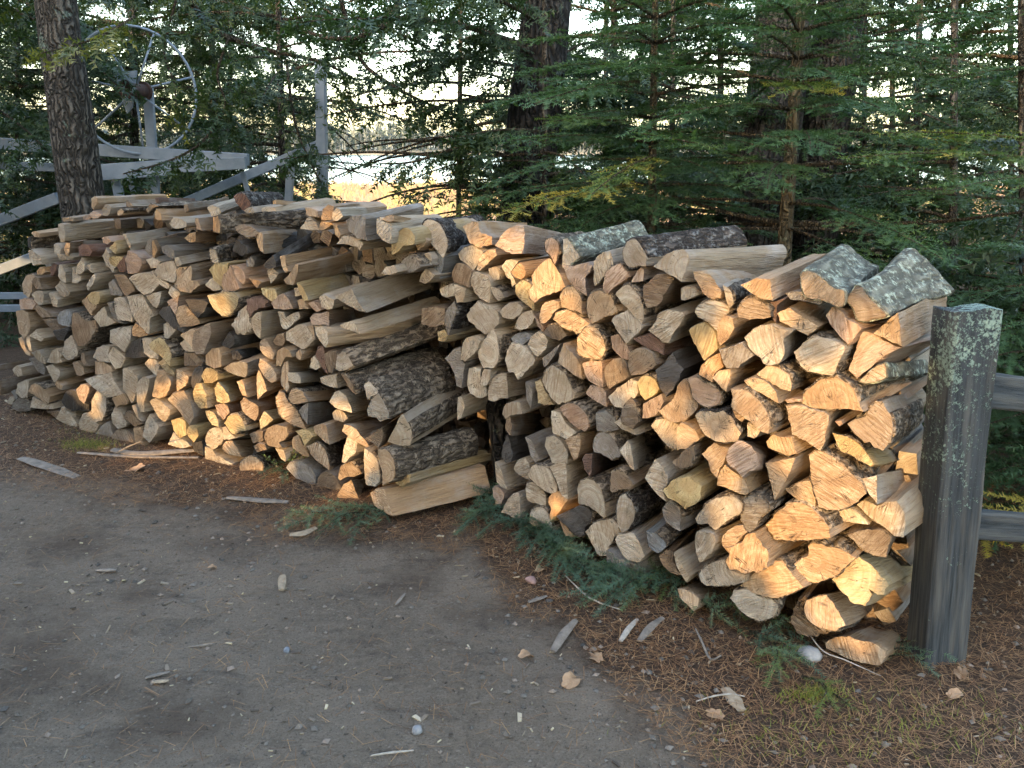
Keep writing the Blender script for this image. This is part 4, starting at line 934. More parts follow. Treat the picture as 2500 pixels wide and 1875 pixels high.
    if any(flags):
        runs = []; i = 0
        if all(flags): runs = [list(range(n)) + [0]]
        else:
            st = next(i for i in range(n) if flags[i] and not flags[i - 1]); i = st; done = 0
            while done < n:
                if flags[i % n]:
                    run = []
                    while flags[i % n] and done < n: run.append(i % n); i += 1; done += 1
                    run.append(i % n); runs.append(run)
                else: i += 1; done += 1
        BV = []; BF = []; m = max(8, int(L / 0.016)); dark = side in 'kl'
        for run in runs:
            if len(run) < 4: continue
            # resample run across finer for furrows
            k = len(run); base = len(BV); cols = []
            for a_, b_ in zip(run, run[1:]): cols += [(a_, b_, 0.0), (a_, b_, 0.5)]
            cols.append((run[-1], run[-1], 0)); kk = len(cols)
            th = 0.006 if side != 'l' else 0.004
            for r in range(m + 1):
                t = 0.003 + (L - 0.006) * r / m; fi = 0
                while fi < len(rings) - 2 and rings[fi + 1] < t: fi += 1
                w = (t - rings[fi]) / (rings[fi + 1] - rings[fi])
                for ci, (a_, b_, fr) in enumerate(cols):
                    A_ = Vector(V[fi * n + a_]).lerp(Vector(V[(fi + 1) * n + a_]), w); B_ = Vector(V[fi * n + b_]).lerp(Vector(V[(fi + 1) * n + b_]), w)
                    q = A_.lerp(B_, fr); rad = Vector((q.x - ctr.x, q.y - ctr.y, 0)); rad.normalize()
                    f1 = noise.noise(Vector((q.x * 75, q.y * 75, t * 17 + seed * 40))); f2 = noise.noise(Vector((q.x * 30, q.y * 30, t * 12 + seed * 20)))
                    hgt = th * (0.75 + 0.9 * abs(f1) + 0.5 * f2) if side != 'l' else th * (1 + 0.6 * f2 + 0.3 * f1)
                    edge = min(ci, kk - 1 - ci); 
                    if not all(flags) and edge < 1: hgt = -0.001
                    if r == 0: hgt *= 0.85
                    BV.append(tuple(q + rad * hgt))
            for r in range(m):
                for c_ in range(kk - 1):
                    i0 = base + r * kk + c_; BF.append((i0, i0 + 1, i0 + kk + 1, i0 + kk))
            # front lip
            lip = len(BV)
            for ci, (a_, b_, fr) in enumerate(cols):
                q = Vector(V[n + a_]).lerp(Vector(V[n + b_]), fr); rad = Vector((q.x - ctr.x, q.y - ctr.y, 0)); rad.normalize(); BV.append(tuple(q - rad * 0.001 + Vector((0, 0, -0.001))))
            for c_ in range(kk - 1): BF.append((base + c_ + 1, base + c_, lip + c_, lip + c_ + 1))
        if BF: res['bark'] = (BV, BF, M_BARK_LICH if side == 'l' else (M_BARK_DARK if side == 'k' else M_BARK))
    return res
COLW = {'w': 'pale', 't': 'tan', 'o': 'orange-tan', 'y': 'yellowish', 'p': 'pinkish', 'g': 'grey', 'k': 'blackened', 'r': 'reddish', 'b': 'blue-grey', 'n': 'brown'}
recs = []
for line in LOGS.strip().splitlines():
    if line.startswith('T '):
        _, x0, y0, s = line.split(); x0, y0, s = float(x0), float(y0), float(s); continue
    head, pts, tail, rem = line.split(';', 3); c_, sd, dp = head.split()
    P = [tuple(float(q) for q in p.split(',')) for p in pts.split()]
    k = s                                            # all tiles: value * s = source px
    P = [(x0 + a * k, y0 + b * k) for a, b in P]; tl = tuple(float(q) * k for q in tail.split(','))
    if s < 1: tl = (tl[0], tl[1])
    recs.append(((c_, sd, float(dp), P, tl, s), rem, c_))
rnd = random.Random(11)
built = []
for rec, rem, c_ in recs:
    r = make_log(rec, rnd, rem)
    if r:
        A = rec[3]; r['pxarea'] = abs(0.5 * sum(A[i - 1][0] * A[i][1] - A[i][0] * A[i - 1][1] for i in range(len(A)))) + math.hypot(*rec[4]) * 6
        r['rem'] = rem; r['c'] = c_; r['outline'] = A; built.append(r)
order = sorted(built, key=lambda r: -r['pxarea'])
def attrs_for(V, r):
    V = np.asarray(V, dtype=np.float32); k = len(V)
    rco = V - np.array([r['pith'].x, r['pith'].y, 0], dtype=np.float32)
    g_ = ((r['seed'] * 5.13) % 1) ** 2 * 0.4; t0 = np.array(r['tint']); t = (t0 * (1 - g_) + np.array([0.62, 0.60, 0.56]) * t0.mean() * g_ * 1.5) * (0.76 + 0.34 * ((r['seed'] * 13.7) % 1)); return {'rco': ('FLOAT_VECTOR', rco), 'seed': ('FLOAT', np.full(k, r['seed'] * 3)), 'tint': ('FLOAT_COLOR', np.tile([*t, 1], (k, 1)))}
def article(w): return w
for idx, r in enumerate(order[:300]):
    o = mesh_np('split_log', r['V'], r['F'], [M_END, M_SPLIT], smooth=True, sharp=R(38), mi=r['mi'], attrs=attrs_for(r['V'], r))
    o.matrix_world = Matrix.Translation(r['P']) @ r['M'].to_4x4()
    st = 'right' if r['px'][0] > 1040 else 'left'
    rem = r['rem']; lab = f"{COLW[r['c']]} log, {rem}"
    if 'stack' not in rem and len(lab.split()) <= 12: lab += f", {st} stack"
    tag(o, lab, 'firewood', f'split firewood logs in the {st} stack')
    if r['bark']:
        BV, BF, bm = r['bark']; mesh_np('bark', BV, BF, bm, parent=o, smooth=True, attrs=attrs_for(BV, r))
# the small ones past the three hundred, and the logs inside the stacks
V = []; F = []; mi = []; AR = []; AS = []; AT = []
def add_stuff(r, parts):
    for Vv, Ff, m in parts:
        b = len(V); W = [r['P'] + r['M'] @ Vector(v) for v in Vv]; V.extend(W); F.extend(tuple(i + b for i in f) for f in Ff); mi.extend(m)
        a = attrs_for(Vv, r); AR.append(a['rco'][1]); AS.append(a['seed'][1]); AT.append(a['tint'][1])
for r in order[300:]:
    parts = [(r['V'], r['F'], r['mi'])]
    if r['bark']: parts.append((r['bark'][0], r['bark'][1], [2] * len(r['bark'][1])))
    add_stuff(r, parts)
o = mesh_np('small_split_logs', V, F, [M_END, M_SPLIT, M_BARK], smooth=True, sharp=R(38), mi=mi, attrs={'rco': ('FLOAT_VECTOR', np.concatenate(AR)), 'seed': ('FLOAT', np.concatenate(AS)), 'tint': ('FLOAT_COLOR', np.concatenate(AT))})
tag(o, 'the smallest split pieces filling chinks between the logs of both stacks', 'firewood', kind='stuff')
# inner logs
V = []; F = []; mi = []; AR = []; AS = []; AT = []
def top_at(px):
    ys = [p[1] for r in built for p in r['outline'] if abs(p[0] - px) < 26]
    return min(ys) if ys else None
seglen = 0
for (p, q) in zip(FACE[1:-1], FACE[2:-1]):
    nseg = max(1, int((q - p).length / 0.075))
    for k in range(nseg):
        b2 = p.lerp(q, (k + 0.5) / nseg); d = stack_dir(b2.x)
        zz = 0.03
        while zz < 1.5:
            for deep in (0.25, 0.58):
                P = Vector((b2.x, b2.y, zz + rnd.uniform(-0.015, 0.015))) + d * (deep + rnd.uniform(0, 0.04))
                pr = project(P + Vector((0, 0, 0.06)))
                if b2.x > 1.16 and deep > 0.3: continue
                if poly_in(pr[0], pr[1], [(930, 620), (1080, 640), (1130, 820), (1225, 880), (1230, 1230), (1100, 1260), (930, 1230), (860, 760)]):
                    if deep < 0.3: continue
                    P = P + d * 0.15
                if pr is None: continue
                tp = top_at(pr[0])
                if tp is None or pr[1] < tp + 26: continue
                r0 = rnd.uniform(0.032, 0.05); nn = rnd.choice((3, 4, 5, 6)); ph = rnd.uniform(0, 6); z = d; x = z.cross(Vector((0, 0, 1))).normalized(); y = z.cross(x)
                prof = [(r0 * rnd.uniform(0.8, 1.2) * math.cos(ph + 6.283 * i / nn), r0 * rnd.uniform(0.8, 1.2) * math.sin(ph + 6.283 * i / nn)) for i in range(nn)]
                Vv = [(a, b, 0) for a, b in prof] + [(a, b, 0.34) for a, b in prof]
                Ff = [(i, (i + 1) % nn, nn + (i + 1) % nn, nn + i) for i in range(nn)] + [tuple(range(nn))[::-1], tuple(range(nn, 2 * nn))]
                rr = dict(P=P, M=Matrix((x, y, z)).transposed(), seed=rnd.random(), pith=Vector((0.02, 0.01)), tint=TINT[rnd.choice('wgnngkn')])  # mostly dark tints, painting the shade of the gaps into these logs
                add_stuff(rr, [(Vv, Ff, [1] * nn + [0, 0])])
            zz += 0.072
o = mesh_np('inner_split_logs', V, F, [M_END, M_SPLIT], mi=mi, attrs={'rco': ('FLOAT_VECTOR', np.concatenate(AR)), 'seed': ('FLOAT', np.concatenate(AS)), 'tint': ('FLOAT_COLOR', np.concatenate(AT))})
tag(o, 'split logs deeper inside both stacks, seen through the gaps', 'firewood', kind='stuff')
# ---------------- foliage ----------------
def twig_template(L, nn, nl, w, ang, rg, zs=0.25, two=True):
    """flat twig along +x: needles on both sides; returns V (k,3), tri idx, tipness"""
    V = []; F = []; T = []
    V += [(0, -0.0015, 0), (0, 0.0015, 0), (L, 0, 0)]; F.append((0, 1, 2)); T += [0, 0, 0.4]
    for i in range(nn):
        s = L * (i + 0.5) / nn
        for sg in ((-1, 1) if two else (rg.choice([-1, 1]),)):
            a = ang + rg.normal() * 0.16; l = nl * (0.8 + 0.35 * rg.random()) * (1 - 0.35 * max(0, s / L - 0.7) / 0.3)
            dz = rg.normal() * zs * l; b = len(V)
            V += [(s - w / 2, 0, 0), (s + w / 2, 0, 0), (s + math.cos(a) * l, sg * math.sin(a) * l, dz)]
            F.append((b, b + 1, b + 2)); t = 0.35 * s / L; T += [t, t, t + 0.15]
    return np.array(V), np.array(F), np.array(T)
trg = np.random.default_rng(3)
FIR_T = [twig_template(0.13, 15, 0.022, 0.0072, 1.05, trg, 0.35) for _ in range(4)]
FIRB_T = [twig_template(0.13, 15, 0.022, 0.0065, 1.05, trg, 0.35) for _ in range(4)]
HEM_T = [twig_template(0.17, 5, 0.048, 0.026, 0.9, trg, 0.5) for _ in range(6)]
OPEN = [([(800, 300), (1110, 320), (1120, 450), (1180, 540), (840, 540), (790, 430)], 0.95), ([(720, 60), (1000, 60), (1040, 320), (800, 340)], 0.45), ([(2090, 40), (2420, 30), (2380, 330), (2120, 330)], 0.15)]
def thin_out(tw, P0, seed=0, opening=True):
    r0 = random.Random(seed); out = []
    for t in tw:
        q = project(P0 + Vector(t[0])); k = True
        if q is None or not (-380 < q[0] < 2880 and q[1] > -220): continue
        if q and opening:
            for P_, pr in OPEN:
                if poly_in(q[0], q[1], P_) and r0.random() < pr: k = False; break
        if k: out.append(t)
    return out
def build_foliage(name, tw, templ, mat, parent=None):
    """tw: list of (pos, xdir, zdir, scale, hue)"""
    Vs = []; Fs = []; Hs = []; off = 0; k = len(templ)
    groups = [[] for _ in templ]
    for i, t in enumerate(tw): groups[i % k].append(t)
    for (TV, TF, TT), gr in zip(templ, groups):
        if not gr: continue
        P = np.array([t[0] for t in gr]); X = np.array([t[1] for t in gr]); Z = np.array([t[2] for t in gr]); S = np.array([t[3] for t in gr]); Hh = np.array([t[4] for t in gr])
        X /= np.linalg.norm(X, axis=1, keepdims=True) + 1e-9; Y = np.cross(Z, X); Y /= np.linalg.norm(Y, axis=1, keepdims=True) + 1e-9; Z = np.cross(X, Y)
        B = np.stack([X, Y, Z], 1) * S[:, None, None]
        W = np.einsum('kj,njd->nkd', TV, B) + P[:, None, :]
        n_, m_ = W.shape[:2]
        Vs.append(W.reshape(-1, 3)); Fs.append((TF[None] + (np.arange(n_) * m_)[:, None, None] + off).reshape(-1, 3)); Hs.append(np.clip(Hh[:, None] + TT[None] * 0.5, 0, 1).ravel()); off += n_ * m_
    if not Vs: return None
    return mesh_np(name, np.concatenate(Vs), np.concatenate(Fs), mat, parent=parent, attrs={'hue': ('FLOAT', np.concatenate(Hs))})
def fishbone(tw, spine, hue, rg, seg=0.115, side=0.34, ang=0.95, taper=1.0, zup=(0, 0, 1), jit=0.12, start=0.0, sub=True, sc=1.0):
    """twigs along a spine (list of Vectors) and side shoots in the plane of the bough"""
    L = sum((b - a).length for a, b in zip(spine, spine[1:])); n = max(2, int(L / (seg * 0.62)))
    zu = Vector(zup)
    cum = [0.0]
    for a, b in zip(spine, spine[1:]): cum.append(cum[-1] + (b - a).length)
    def pt(s):
        s = max(0, min(L * 0.999, s)); i = 0
        while cum[i + 1] < s: i += 1
        return spine[i].lerp(spine[i + 1], (s - cum[i]) / (cum[i + 1] - cum[i])), (spine[i + 1] - spine[i]).normalized()
    for i in range(n):
        s = L * (start + (1 - start) * i / n); p, d = pt(s); h = hue + rg.gauss(0, 0.07)
        z = (zu + Vector((rg.gauss(0, jit), rg.gauss(0, jit), 0))).normalized()
        tw.append((p, d, z, sc * rg.uniform(0.85, 1.15), h))
        for sg in (-1, 1):
            lat = z.cross(d).normalized() * sg
            l = side * (1 - (s / L) * 0.85) * min(1.0, 0.35 + 2.5 * s / L) * rg.uniform(0.7, 1.15) * taper
            if l < 0.05: continue
            sd = (d * math.cos(ang) + lat * math.sin(ang) + Vector((0, 0, rg.gauss(-0.06, 0.08)))).normalized(); q = p.copy(); m = max(1, int(l / (seg * 0.9)))
            for j in range(m):
                s2 = sc * rg.uniform(0.85, 1.1) * min(1, l / (m * seg)) if m == 1 else sc
                tw.append((q, sd, z, s2, h + 0.10 * j / m + rg.gauss(0, 0.04)))
                if sub and m >= 2 and j < m - 1:
                    for s3 in (-1, 1):
                        l3 = z.cross(sd).normalized() * s3; d3 = (sd * 0.65 + l3 * 0.76 + Vector((0, 0, -0.05))).normalized()
                        tw.append((q + sd * seg * 0.5, d3, z, sc * rg.uniform(0.45, 0.75), h + rg.gauss(0.03, 0.05)))
                q = q + sd * seg * 0.88 * sc; sd = (sd + d * 0.06 + Vector((0, 0, -0.05))).normalized()
def arc(p, d, L, droop, n=7, curl=0.0):
    out = [Vector(p)]; d = Vector(d).normalized(); q = Vector(p)
    for i in range(n):
        q = q + d * (L / n); d = (d + Vector((0, 0, -droop / n)) + d.cross(Vector((0, 0, 1))) * (curl / n)).normalized(); out.append(q.copy())
    return out
def in_view(p, m=160):
    q = project(p)
    return q is not None and -m < q[0] < 2500 + m and -m - 60 < q[1] < 1300
def hem_branch(tree, tw, p, d, L, droop, hue, rg, dens=1.0, r=0.014, cull=True):
    sp = arc(p, d, L, droop, 9, rg.gauss(0, 0.15)); any_v = any(in_view(q, 60) for q in sp)
    if not any_v: return
    v, f = tube(sp, [r * (1 - 0.85 * i / 9) + 0.002 for i in range(10)], 5, wob=0.2)
    mesh_np('branch', [tuple(q) for q in v], f, M_TWIG, parent=tree, smooth=True)
    n = int(L / 0.17 * dens)
    for i in range(n):
        t = 0.16 + 0.84 * (i + rg.random() * 0.7) / n; k = min(8, int(t * 9)); q = sp[k].lerp(sp[k + 1], t * 9 - k); dd = (sp[k + 1] - sp[k]).normalized()
        if cull and not in_view(q): continue
        lat = Vector((0, 0, 1)).cross(dd).normalized() * (1 if i % 2 else -1)
        l = (0.25 + 0.55 * (1 - t)) * rg.uniform(0.6, 1.2) * min(1.3, L / 1.4)
        bd = (dd * 0.65 + lat * 0.75 + Vector((0, 0, rg.gauss(-0.12, 0.16)))).normalized()
        fishbone(tw, arc(q, bd, l, 0.5 + rg.random() * 0.5, 4), hue + rg.gauss(0, 0.08), rg, seg=0.125, side=0.26, jit=0.30, sub=(rg.random() < 0.6))
    k = 8; fishbone(tw, [sp[6], sp[7], sp[8], sp[9]], hue + 0.05, rg, seg=0.125, side=0.3, jit=0.2)
def trunk(tree, path, rad, mat, n=20, wob=0.12, seed=0):
    P = spline(path, 22); Rr = [rad[0] + (rad[1] - rad[0]) * i / 22 for i in range(23)]
    Rr[0] *= 1.18; Rr[1] *= 1.06
    v, f = tube(P, Rr, n, wob=wob, seed=seed)
    return mesh_np('trunk', [tuple(q) for q in v], f, mat, parent=tree, smooth=True)
def hemlock(label, px_base, px_top, Y, r, nbr, zr, Lr, hue, seed, az=None, dens=1.0, mat=None, top=8.5, name='hemlock_tree', group='hemlock trees behind the firewood stacks'):
    rg = random.Random(seed); base = at(px_base, 500, Y); base.z = ground_z(base.x, base.y) - 0.03
    tp = at(px_top, 0, Y); slope = (tp.x - at(px_base, 500, Y).x) / (tp.z - at(px_base, 500, Y).z)
    P = lambda z: Vector((base.x + slope * (z - at(px_base, 500, Y).z), base.y + 0.01 * z, z))
    P0 = P(base.z); t = empty(name, P0); tag(t, label, 'tree', group)
    loc = lambda q: Vector(q) - P0
    trunk(t, [loc(P(base.z)), loc(P(1.5)), loc(P(4)), loc(P(top))], (r, r * 0.55), mat or M_TRUNK, 20 if r > 0.05 else 8, 0.12, seed)
    tw = []; nbr = int(nbr * 2.0); dens *= 1.05
    for i in range(nbr):
        z = zr[0] + (zr[1] - zr[0]) * (i + rg.random()) / nbr
        a = rg.uniform(*az) if az else rg.uniform(0, 2 * math.pi)
        L = rg.uniform(*Lr); d = Vector((math.cos(a), math.sin(a), rg.uniform(-0.05, 0.3)))
        hem_branch_local(t, tw, P(z), d, L, rg.uniform(0.35, 0.8), hue, rg, dens, P0)
    tw = [(q[0] - P0, *q[1:]) for q in tw]
    tw = thin_out(tw, P0, seed); build_foliage('foliage', tw, HEM_T, M_HEM, t); print(label[:30], len(tw)); return t, len(tw)
def hem_branch_local(t, tw, p, d, L, droop, hue, rg, dens, P0):
    # branch objects are stored relative to the tree's base
    before = set(bpy.data.objects.keys()) if False else None
    sp = arc(p, d, L, droop, 9, rg.gauss(0, 0.15))
    if not any(in_view(q, 80) for q in sp): return
    v, f = tube([q - P0 for q in sp], [0.014 * (1 - 0.85 * i / 9) * min(1.5, L / 1.6) + 0.002 for i in range(10)], 5, wob=0.2)
    mesh_np('branch', [tuple(q) for q in v], f, M_TWIG, parent=t, smooth=True)
    n = int(L / 0.17 * dens)
    for i in range(n):
        tt = 0.14 + 0.86 * (i + rg.random() * 0.7) / n; k = min(8, int(tt * 9)); q = sp[k].lerp(sp[k + 1], tt * 9 - k); dd = (sp[k + 1] - sp[k]).normalized()
        if not in_view(q): continue
        lat = Vector((0, 0, 1)).cross(dd).normalized() * (1 if i % 2 else -1)
        l = (0.22 + 0.5 * (1 - tt)) * rg.uniform(0.6, 1.2) * min(1.3, L / 1.4)
        bd = (dd * 0.65 + lat * 0.75 + Vector((0, 0, rg.gauss(-0.12, 0.18)))).normalized()
        fishbone(tw, arc(q, bd, l, 0.5 + rg.random() * 0.6, 4), hue + rg.gauss(0, 0.09), rg, seg=0.125, side=0.26, jit=0.35, sub=(rg.random() < 0.5))
    fishbone(tw, [sp[6], sp[7], sp[8], sp[9]], hue + 0.05, rg, seg=0.125, side=0.3, jit=0.2)
def fir_bough(t, tw, p, d, L, droop, hue, rg, P0, r=0.008, side=0.42, bare=0.12):
    sp = arc(p, d, L, droop, 8, rg.gauss(0, 0.2))
    v, f = tube([q - P0 for q in sp], [r * (1 - 0.85 * i / 8) + 0.0015 for i in range(9)], 6, wob=0.15)
    mesh_np('branch', [tuple(q) for q in v], f, M_TWIG, parent=t, smooth=True)
    fishbone(tw, sp, hue, rg, seg=0.12, side=side, ang=0.9, jit=0.10, start=bare)
    for k in range(3, 8):
        dd = (sp[k] - sp[k - 1]).normalized(); lat = Vector((0, 0, 1)).cross(dd).normalized() * (1 if k % 2 else -1); ll = L * 0.42 * (1.1 - k / 9)
        fishbone(tw, arc(sp[k], dd * 0.7 + lat * 0.7 + Vector((0, 0, rg.gauss(0, 0.06))), ll, 0.3, 5), hue + rg.gauss(0.02, 0.05), rg, seg=0.12, side=0.2, ang=0.9, jit=0.12)
ntw = 0
# --- back rows of hemlocks ---
A2 = math.pi
T = [
 # label, xbase, xtop, Y, r, nbr, z-range, L-range, hue, seed, az, dens
 ('tall furrowed hemlock trunk rising behind the left end of the left stack', 200, 133, 5.9, 0.165, 5, (2.6, 4.6), (1.2, 1.9), 0.45, 1, (0.2, 2.9), 0.8),
 ('dark hemlock at the left edge behind the grey boat lift', -120, -140, 8.2, 0.07, 15, (0.2, 4.4), (1.8, 3.0), 0.30, 2, (-1.2, 1.6), 0.95),
 ('dense hemlock behind the wheel of the boat lift', 330, 320, 10.0, 0.06, 22, (0.2, 5.2), (1.8, 3.0), 0.42, 3, None, 0.9),
 ('slim hemlock stem left of the tall metal pole', 690, 678, 8.9, 0.04, 17, (0.8, 4.8), (1.2, 2.2), 0.40, 4, None, 0.8),
 ('shadowy hemlock between the furrowed trunk and the slim stem', 520, 515, 11.5, 0.05, 16, (0.5, 5.2), (1.8, 2.8), 0.28, 5, None, 0.8),
 ('stout dark trunk with boughs, behind the middle of the stacks', 1285, 1335, 6.9, 0.245, 13, (0.9, 4.2), (1.2, 2.1), 0.25, 6, (1.9, 4.6), 0.8),
 ('airy hemlock just left of the stout dark trunk, lake showing through', 1120, 1125, 9.6, 0.035, 13, (1.0, 4.8), (1.3, 2.3), 0.35, 7, None, 0.8),
 ('hemlock filling the space right of the stout dark trunk', 1500, 1500, 8.6, 0.045, 20, (0.2, 4.8), (1.5, 2.4), 0.25, 8, None, 0.95),
 ('hemlock behind the twin trunks', 1760, 1760, 9.5, 0.045, 20, (0.2, 5.0), (1.6, 2.5), 0.25, 9, None, 0.95),
 ('slender dark stemmed hemlock right of the twin trunks', 2235, 2250, 7.4, 0.035, 17, (0.6, 4.2), (1.0, 2.0), 0.30, 10, None, 0.8),
 ('hemlock at the right edge behind the lichened post', 2560, 2570, 7.8, 0.05, 16, (0.0, 4.4), (1.4, 2.5), 0.32, 12, (1.2, 5.0), 0.8),
 ('low bushy hemlock at the foot of the stout dark trunk', 1330, 1330, 6.3, 0.025, 12, (0.5, 1.7), (0.7, 1.3), 0.35, 14, None, 1.0),
 ('low bushy hemlock left of the twin trunks', 1640, 1645, 7.2, 0.025, 16, (0.3, 2.2), (0.9, 1.5), 0.30, 15, None, 1.0),
 ('low bushy hemlock right of the twin trunks', 2110, 2115, 7.2, 0.025, 16, (0.3, 2.2), (0.9, 1.6), 0.32, 16, None, 1.0),
 ('bushy hemlock below the rails at the far left', 40, 40, 9.0, 0.03, 18, (-0.2, 2.0), (1.0, 1.9), 0.38, 17, None, 1.0),
 ('bushy hemlock seen through the legs of the boat lift', 560, 560, 10.0, 0.03, 16, (-0.1, 1.9), (1.0, 1.7), 0.36, 18, None, 1.0),
 ('broad far hemlock between the stout dark trunk and the twin trunks', 1480, 1480, 13.5, 0.05, 18, (-0.4, 5.5), (1.6, 2.8), 0.30, 21, None, 1.0),
 ('broad far hemlock behind the twin trunks', 1850, 1850, 14.0, 0.05, 18, (-0.4, 5.5), (1.6, 2.8), 0.28, 22, None, 1.0),
 ('broad far hemlock right of the twin trunks', 2180, 2180, 13.0, 0.05, 15, (-0.4, 4.5), (1.6, 2.6), 0.34, 23, None, 0.9),
 ('broad far hemlock at the right edge', 2470, 2470, 12.0, 0.05, 15, (-0.4, 4.8), (1.6, 2.6), 0.32, 24, None, 0.9),
 ('young hemlock crowding the fence rails from behind', 2500, 2500, 4.3, 0.02, 12, (0.05, 1.3), (0.6, 1.0), 0.25, 25, None, 1.0),
 ('far hemlock whose top fills the upper left between wheel and metal pole', 480, 480, 13.0, 0.05, 20, (2.0, 5.6), (1.8, 3.0), 0.45, 26, None, 1.0),
 ('far hemlock behind the tall furrowed trunk', 150, 150, 12.5, 0.05, 16, (1.0, 5.6), (1.8, 3.0), 0.5, 27, None, 1.0),
 ('low hemlock behind the fence rails', 2330, 2335, 6.0, 0.03, 12, (0.1, 1.7), (0.9, 1.5), 0.30, 13, None, 0.85),
]
for (lab, xb, xt, Y, r, nb, zr, Lr, hue, sd, az, dn) in T:
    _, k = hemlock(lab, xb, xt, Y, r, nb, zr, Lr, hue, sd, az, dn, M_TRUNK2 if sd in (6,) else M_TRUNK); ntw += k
# twin trunks
def twin(label, x0, x1, Y, r, seed):
    b = at(x0, 560, Y); b.z = ground_z(b.x, b.y) - 0.05; tp = at(x1, 0, Y); e = empty('twin_trunk_tree', b); tag(e, label, 'tree')
    d = (tp - at(x0, 560, Y)); d = d / d.z
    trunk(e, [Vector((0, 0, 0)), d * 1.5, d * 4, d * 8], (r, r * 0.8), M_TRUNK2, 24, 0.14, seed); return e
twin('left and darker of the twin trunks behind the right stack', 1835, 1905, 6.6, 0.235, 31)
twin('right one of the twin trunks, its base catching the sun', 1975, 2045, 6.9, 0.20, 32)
# --- balsam firs in front of the big trunks ---
def fir(label, xb, yb, xt, Y, r, whorls, seed, hue=0.35, extra=()):
    global ntw
    whorls = [w for w0 in whorls for w in (w0, (w0[0] + 0.13, w0[1] - 1, w0[2] * 0.9, w0[3] + 0.05, w0[4] + 0.6, w0[5]))]
    rg = random.Random(seed); b0 = at(xb, yb, Y); tp = at(xt, 0, Y); sl = (tp - b0) / (tp.z - b0.z)
    base = b0 - sl * (b0.z - 0.0); t = empty('fir_tree', base); tag(t, label, 'tree', 'young firs standing behind the right stack')
    trunk(t, [Vector((0, 0, 0)), sl * 1.0, sl * 2.0, sl * 3.2], (r, r * 0.35), M_SAP, 12, 0.06, seed); tw = []
    for (z, n, L, el, a0, bare) in whorls:
        for i in range(n):
            a = a0 + 2 * math.pi * i / n + rg.gauss(0, 0.15)
            fir_bough(t, tw, base + sl * z, Vector((math.cos(a), math.sin(a), el)), L * rg.uniform(0.8, 1.15), rg.uniform(0.25, 0.6), hue + rg.gauss(0, 0.06), rg, base, bare=bare)
    for (px, py, dY, qx, qy, qY, h2) in extra:      # single boughs with a seen start and tip
        p = at(px, py, dY); q = at(qx, qy, qY); L = (q - p).length
        fir_bough(t, tw, p, (q - p).normalized() + Vector((0, 0, 0.12)), L, 0.25, h2, rg, base, side=0.38, bare=0.05)
    tw = [(q[0] - base, *q[1:]) for q in tw]; ntw += len(tw)
    tw = thin_out(tw, base, 0, False); print(label[:30], len(tw)); build_foliage('foliage', tw, FIR_T, M_FIR, t)
fir('young fir whose pale stem stands between the twin trunks and the right stack', 1918, 560, 1955, 4.5, 0.050,
    [(1.18, 4, 1.25, 0.02, 0.1, 0.45), (1.50, 5, 1.15, 0.10, 0.5, 0.30), (1.78, 5, 1.05, 0.12, 1.1, 0.2), (2.02, 5, 0.95, 0.18, 0.2, 0.15), (2.25, 5, 0.85, 0.22, 0.8, 0.12), (2.48, 5, 0.7, 0.3, 0.4, 0.1), (2.7, 4, 0.6, 0.4, 0, 0.1)], 41, 0.30,
    extra=[(1900, 420, 4.3, 1560, 330, 3.9, 0.45), (1930, 210, 4.4, 2000, 225, 3.8, 0.68)])
fir('young fir spreading over the mossy log at the middle', 1590, 540, 1600, 5.0, 0.035,
    [(1.15, 5, 0.95, 0.05, 0.3, 0.2), (1.38, 5, 1.0, 0.08, 0.9, 0.15), (1.62, 5, 0.95, 0.12, 0.1, 0.12), (1.88, 5, 0.9, 0.15, 0.6, 0.1), (2.15, 5, 0.8, 0.2, 0.2, 0.1), (2.42, 5, 0.7, 0.25, 0.9, 0.1), (2.7, 4, 0.6, 0.3, 0.4, 0.1)], 42, 0.28,
    extra=[(1560, 450, 4.7, 1255, 530, 4.1, 0.80), (1540, 300, 4.6, 1340, 300, 4.2, 0.5), (1600, 380, 4.5, 1440, 480, 3.9, 0.72), (1560, 200, 4.6, 1290, 260, 4.2, 0.35)])
fir('fir reaching in from the right edge over the lichened post', 2720, 560, 2740, 4.3, 0.05,
    [(0.35, 5, 1.0, 0.0, 0.2, 0.1), (0.75, 5, 1.1, 0.0, 0.9, 0.1), (1.1, 5, 1.2, 0.02, 0.5, 0.1), (1.95, 5, 1.2, 0.1, 0.7, 0.1), (2.25, 5, 1.1, 0.12, 0.1, 0.1), (2.55, 5, 1.0, 0.15, 0.6, 0.1)], 43, 0.30,
    extra=[(2680, 420, 4.1, 2060, 395, 3.5, 0.62), (2660, 450, 4.0, 2250, 470, 3.4, 0.45), (2650, 1230, 2.9, 2385, 1325, 2.55, 0.95), (2700, 380, 4.0, 2200, 330, 3.7, 0.7), (2600, 520, 4.2, 2120, 480, 3.9, 0.35)])  # the yellowest hue paints sunlight onto the low bough's tips
fir('small fir spreading low over the ground behind the fence rails', 2720, 900, 2730, 3.35, 0.03,
    [(0.16, 6, 0.85, 0.0, 0.2, 0.05), (0.36, 6, 0.85, 0.02, 0.7, 0.05), (0.58, 6, 0.80, 0.04, 0.4, 0.05), (0.82, 6, 0.72, 0.06, 0.1, 0.05), (1.05, 6, 0.6, 0.1, 0.8, 0.05)], 44, 0.22)
print('twigs', ntw)
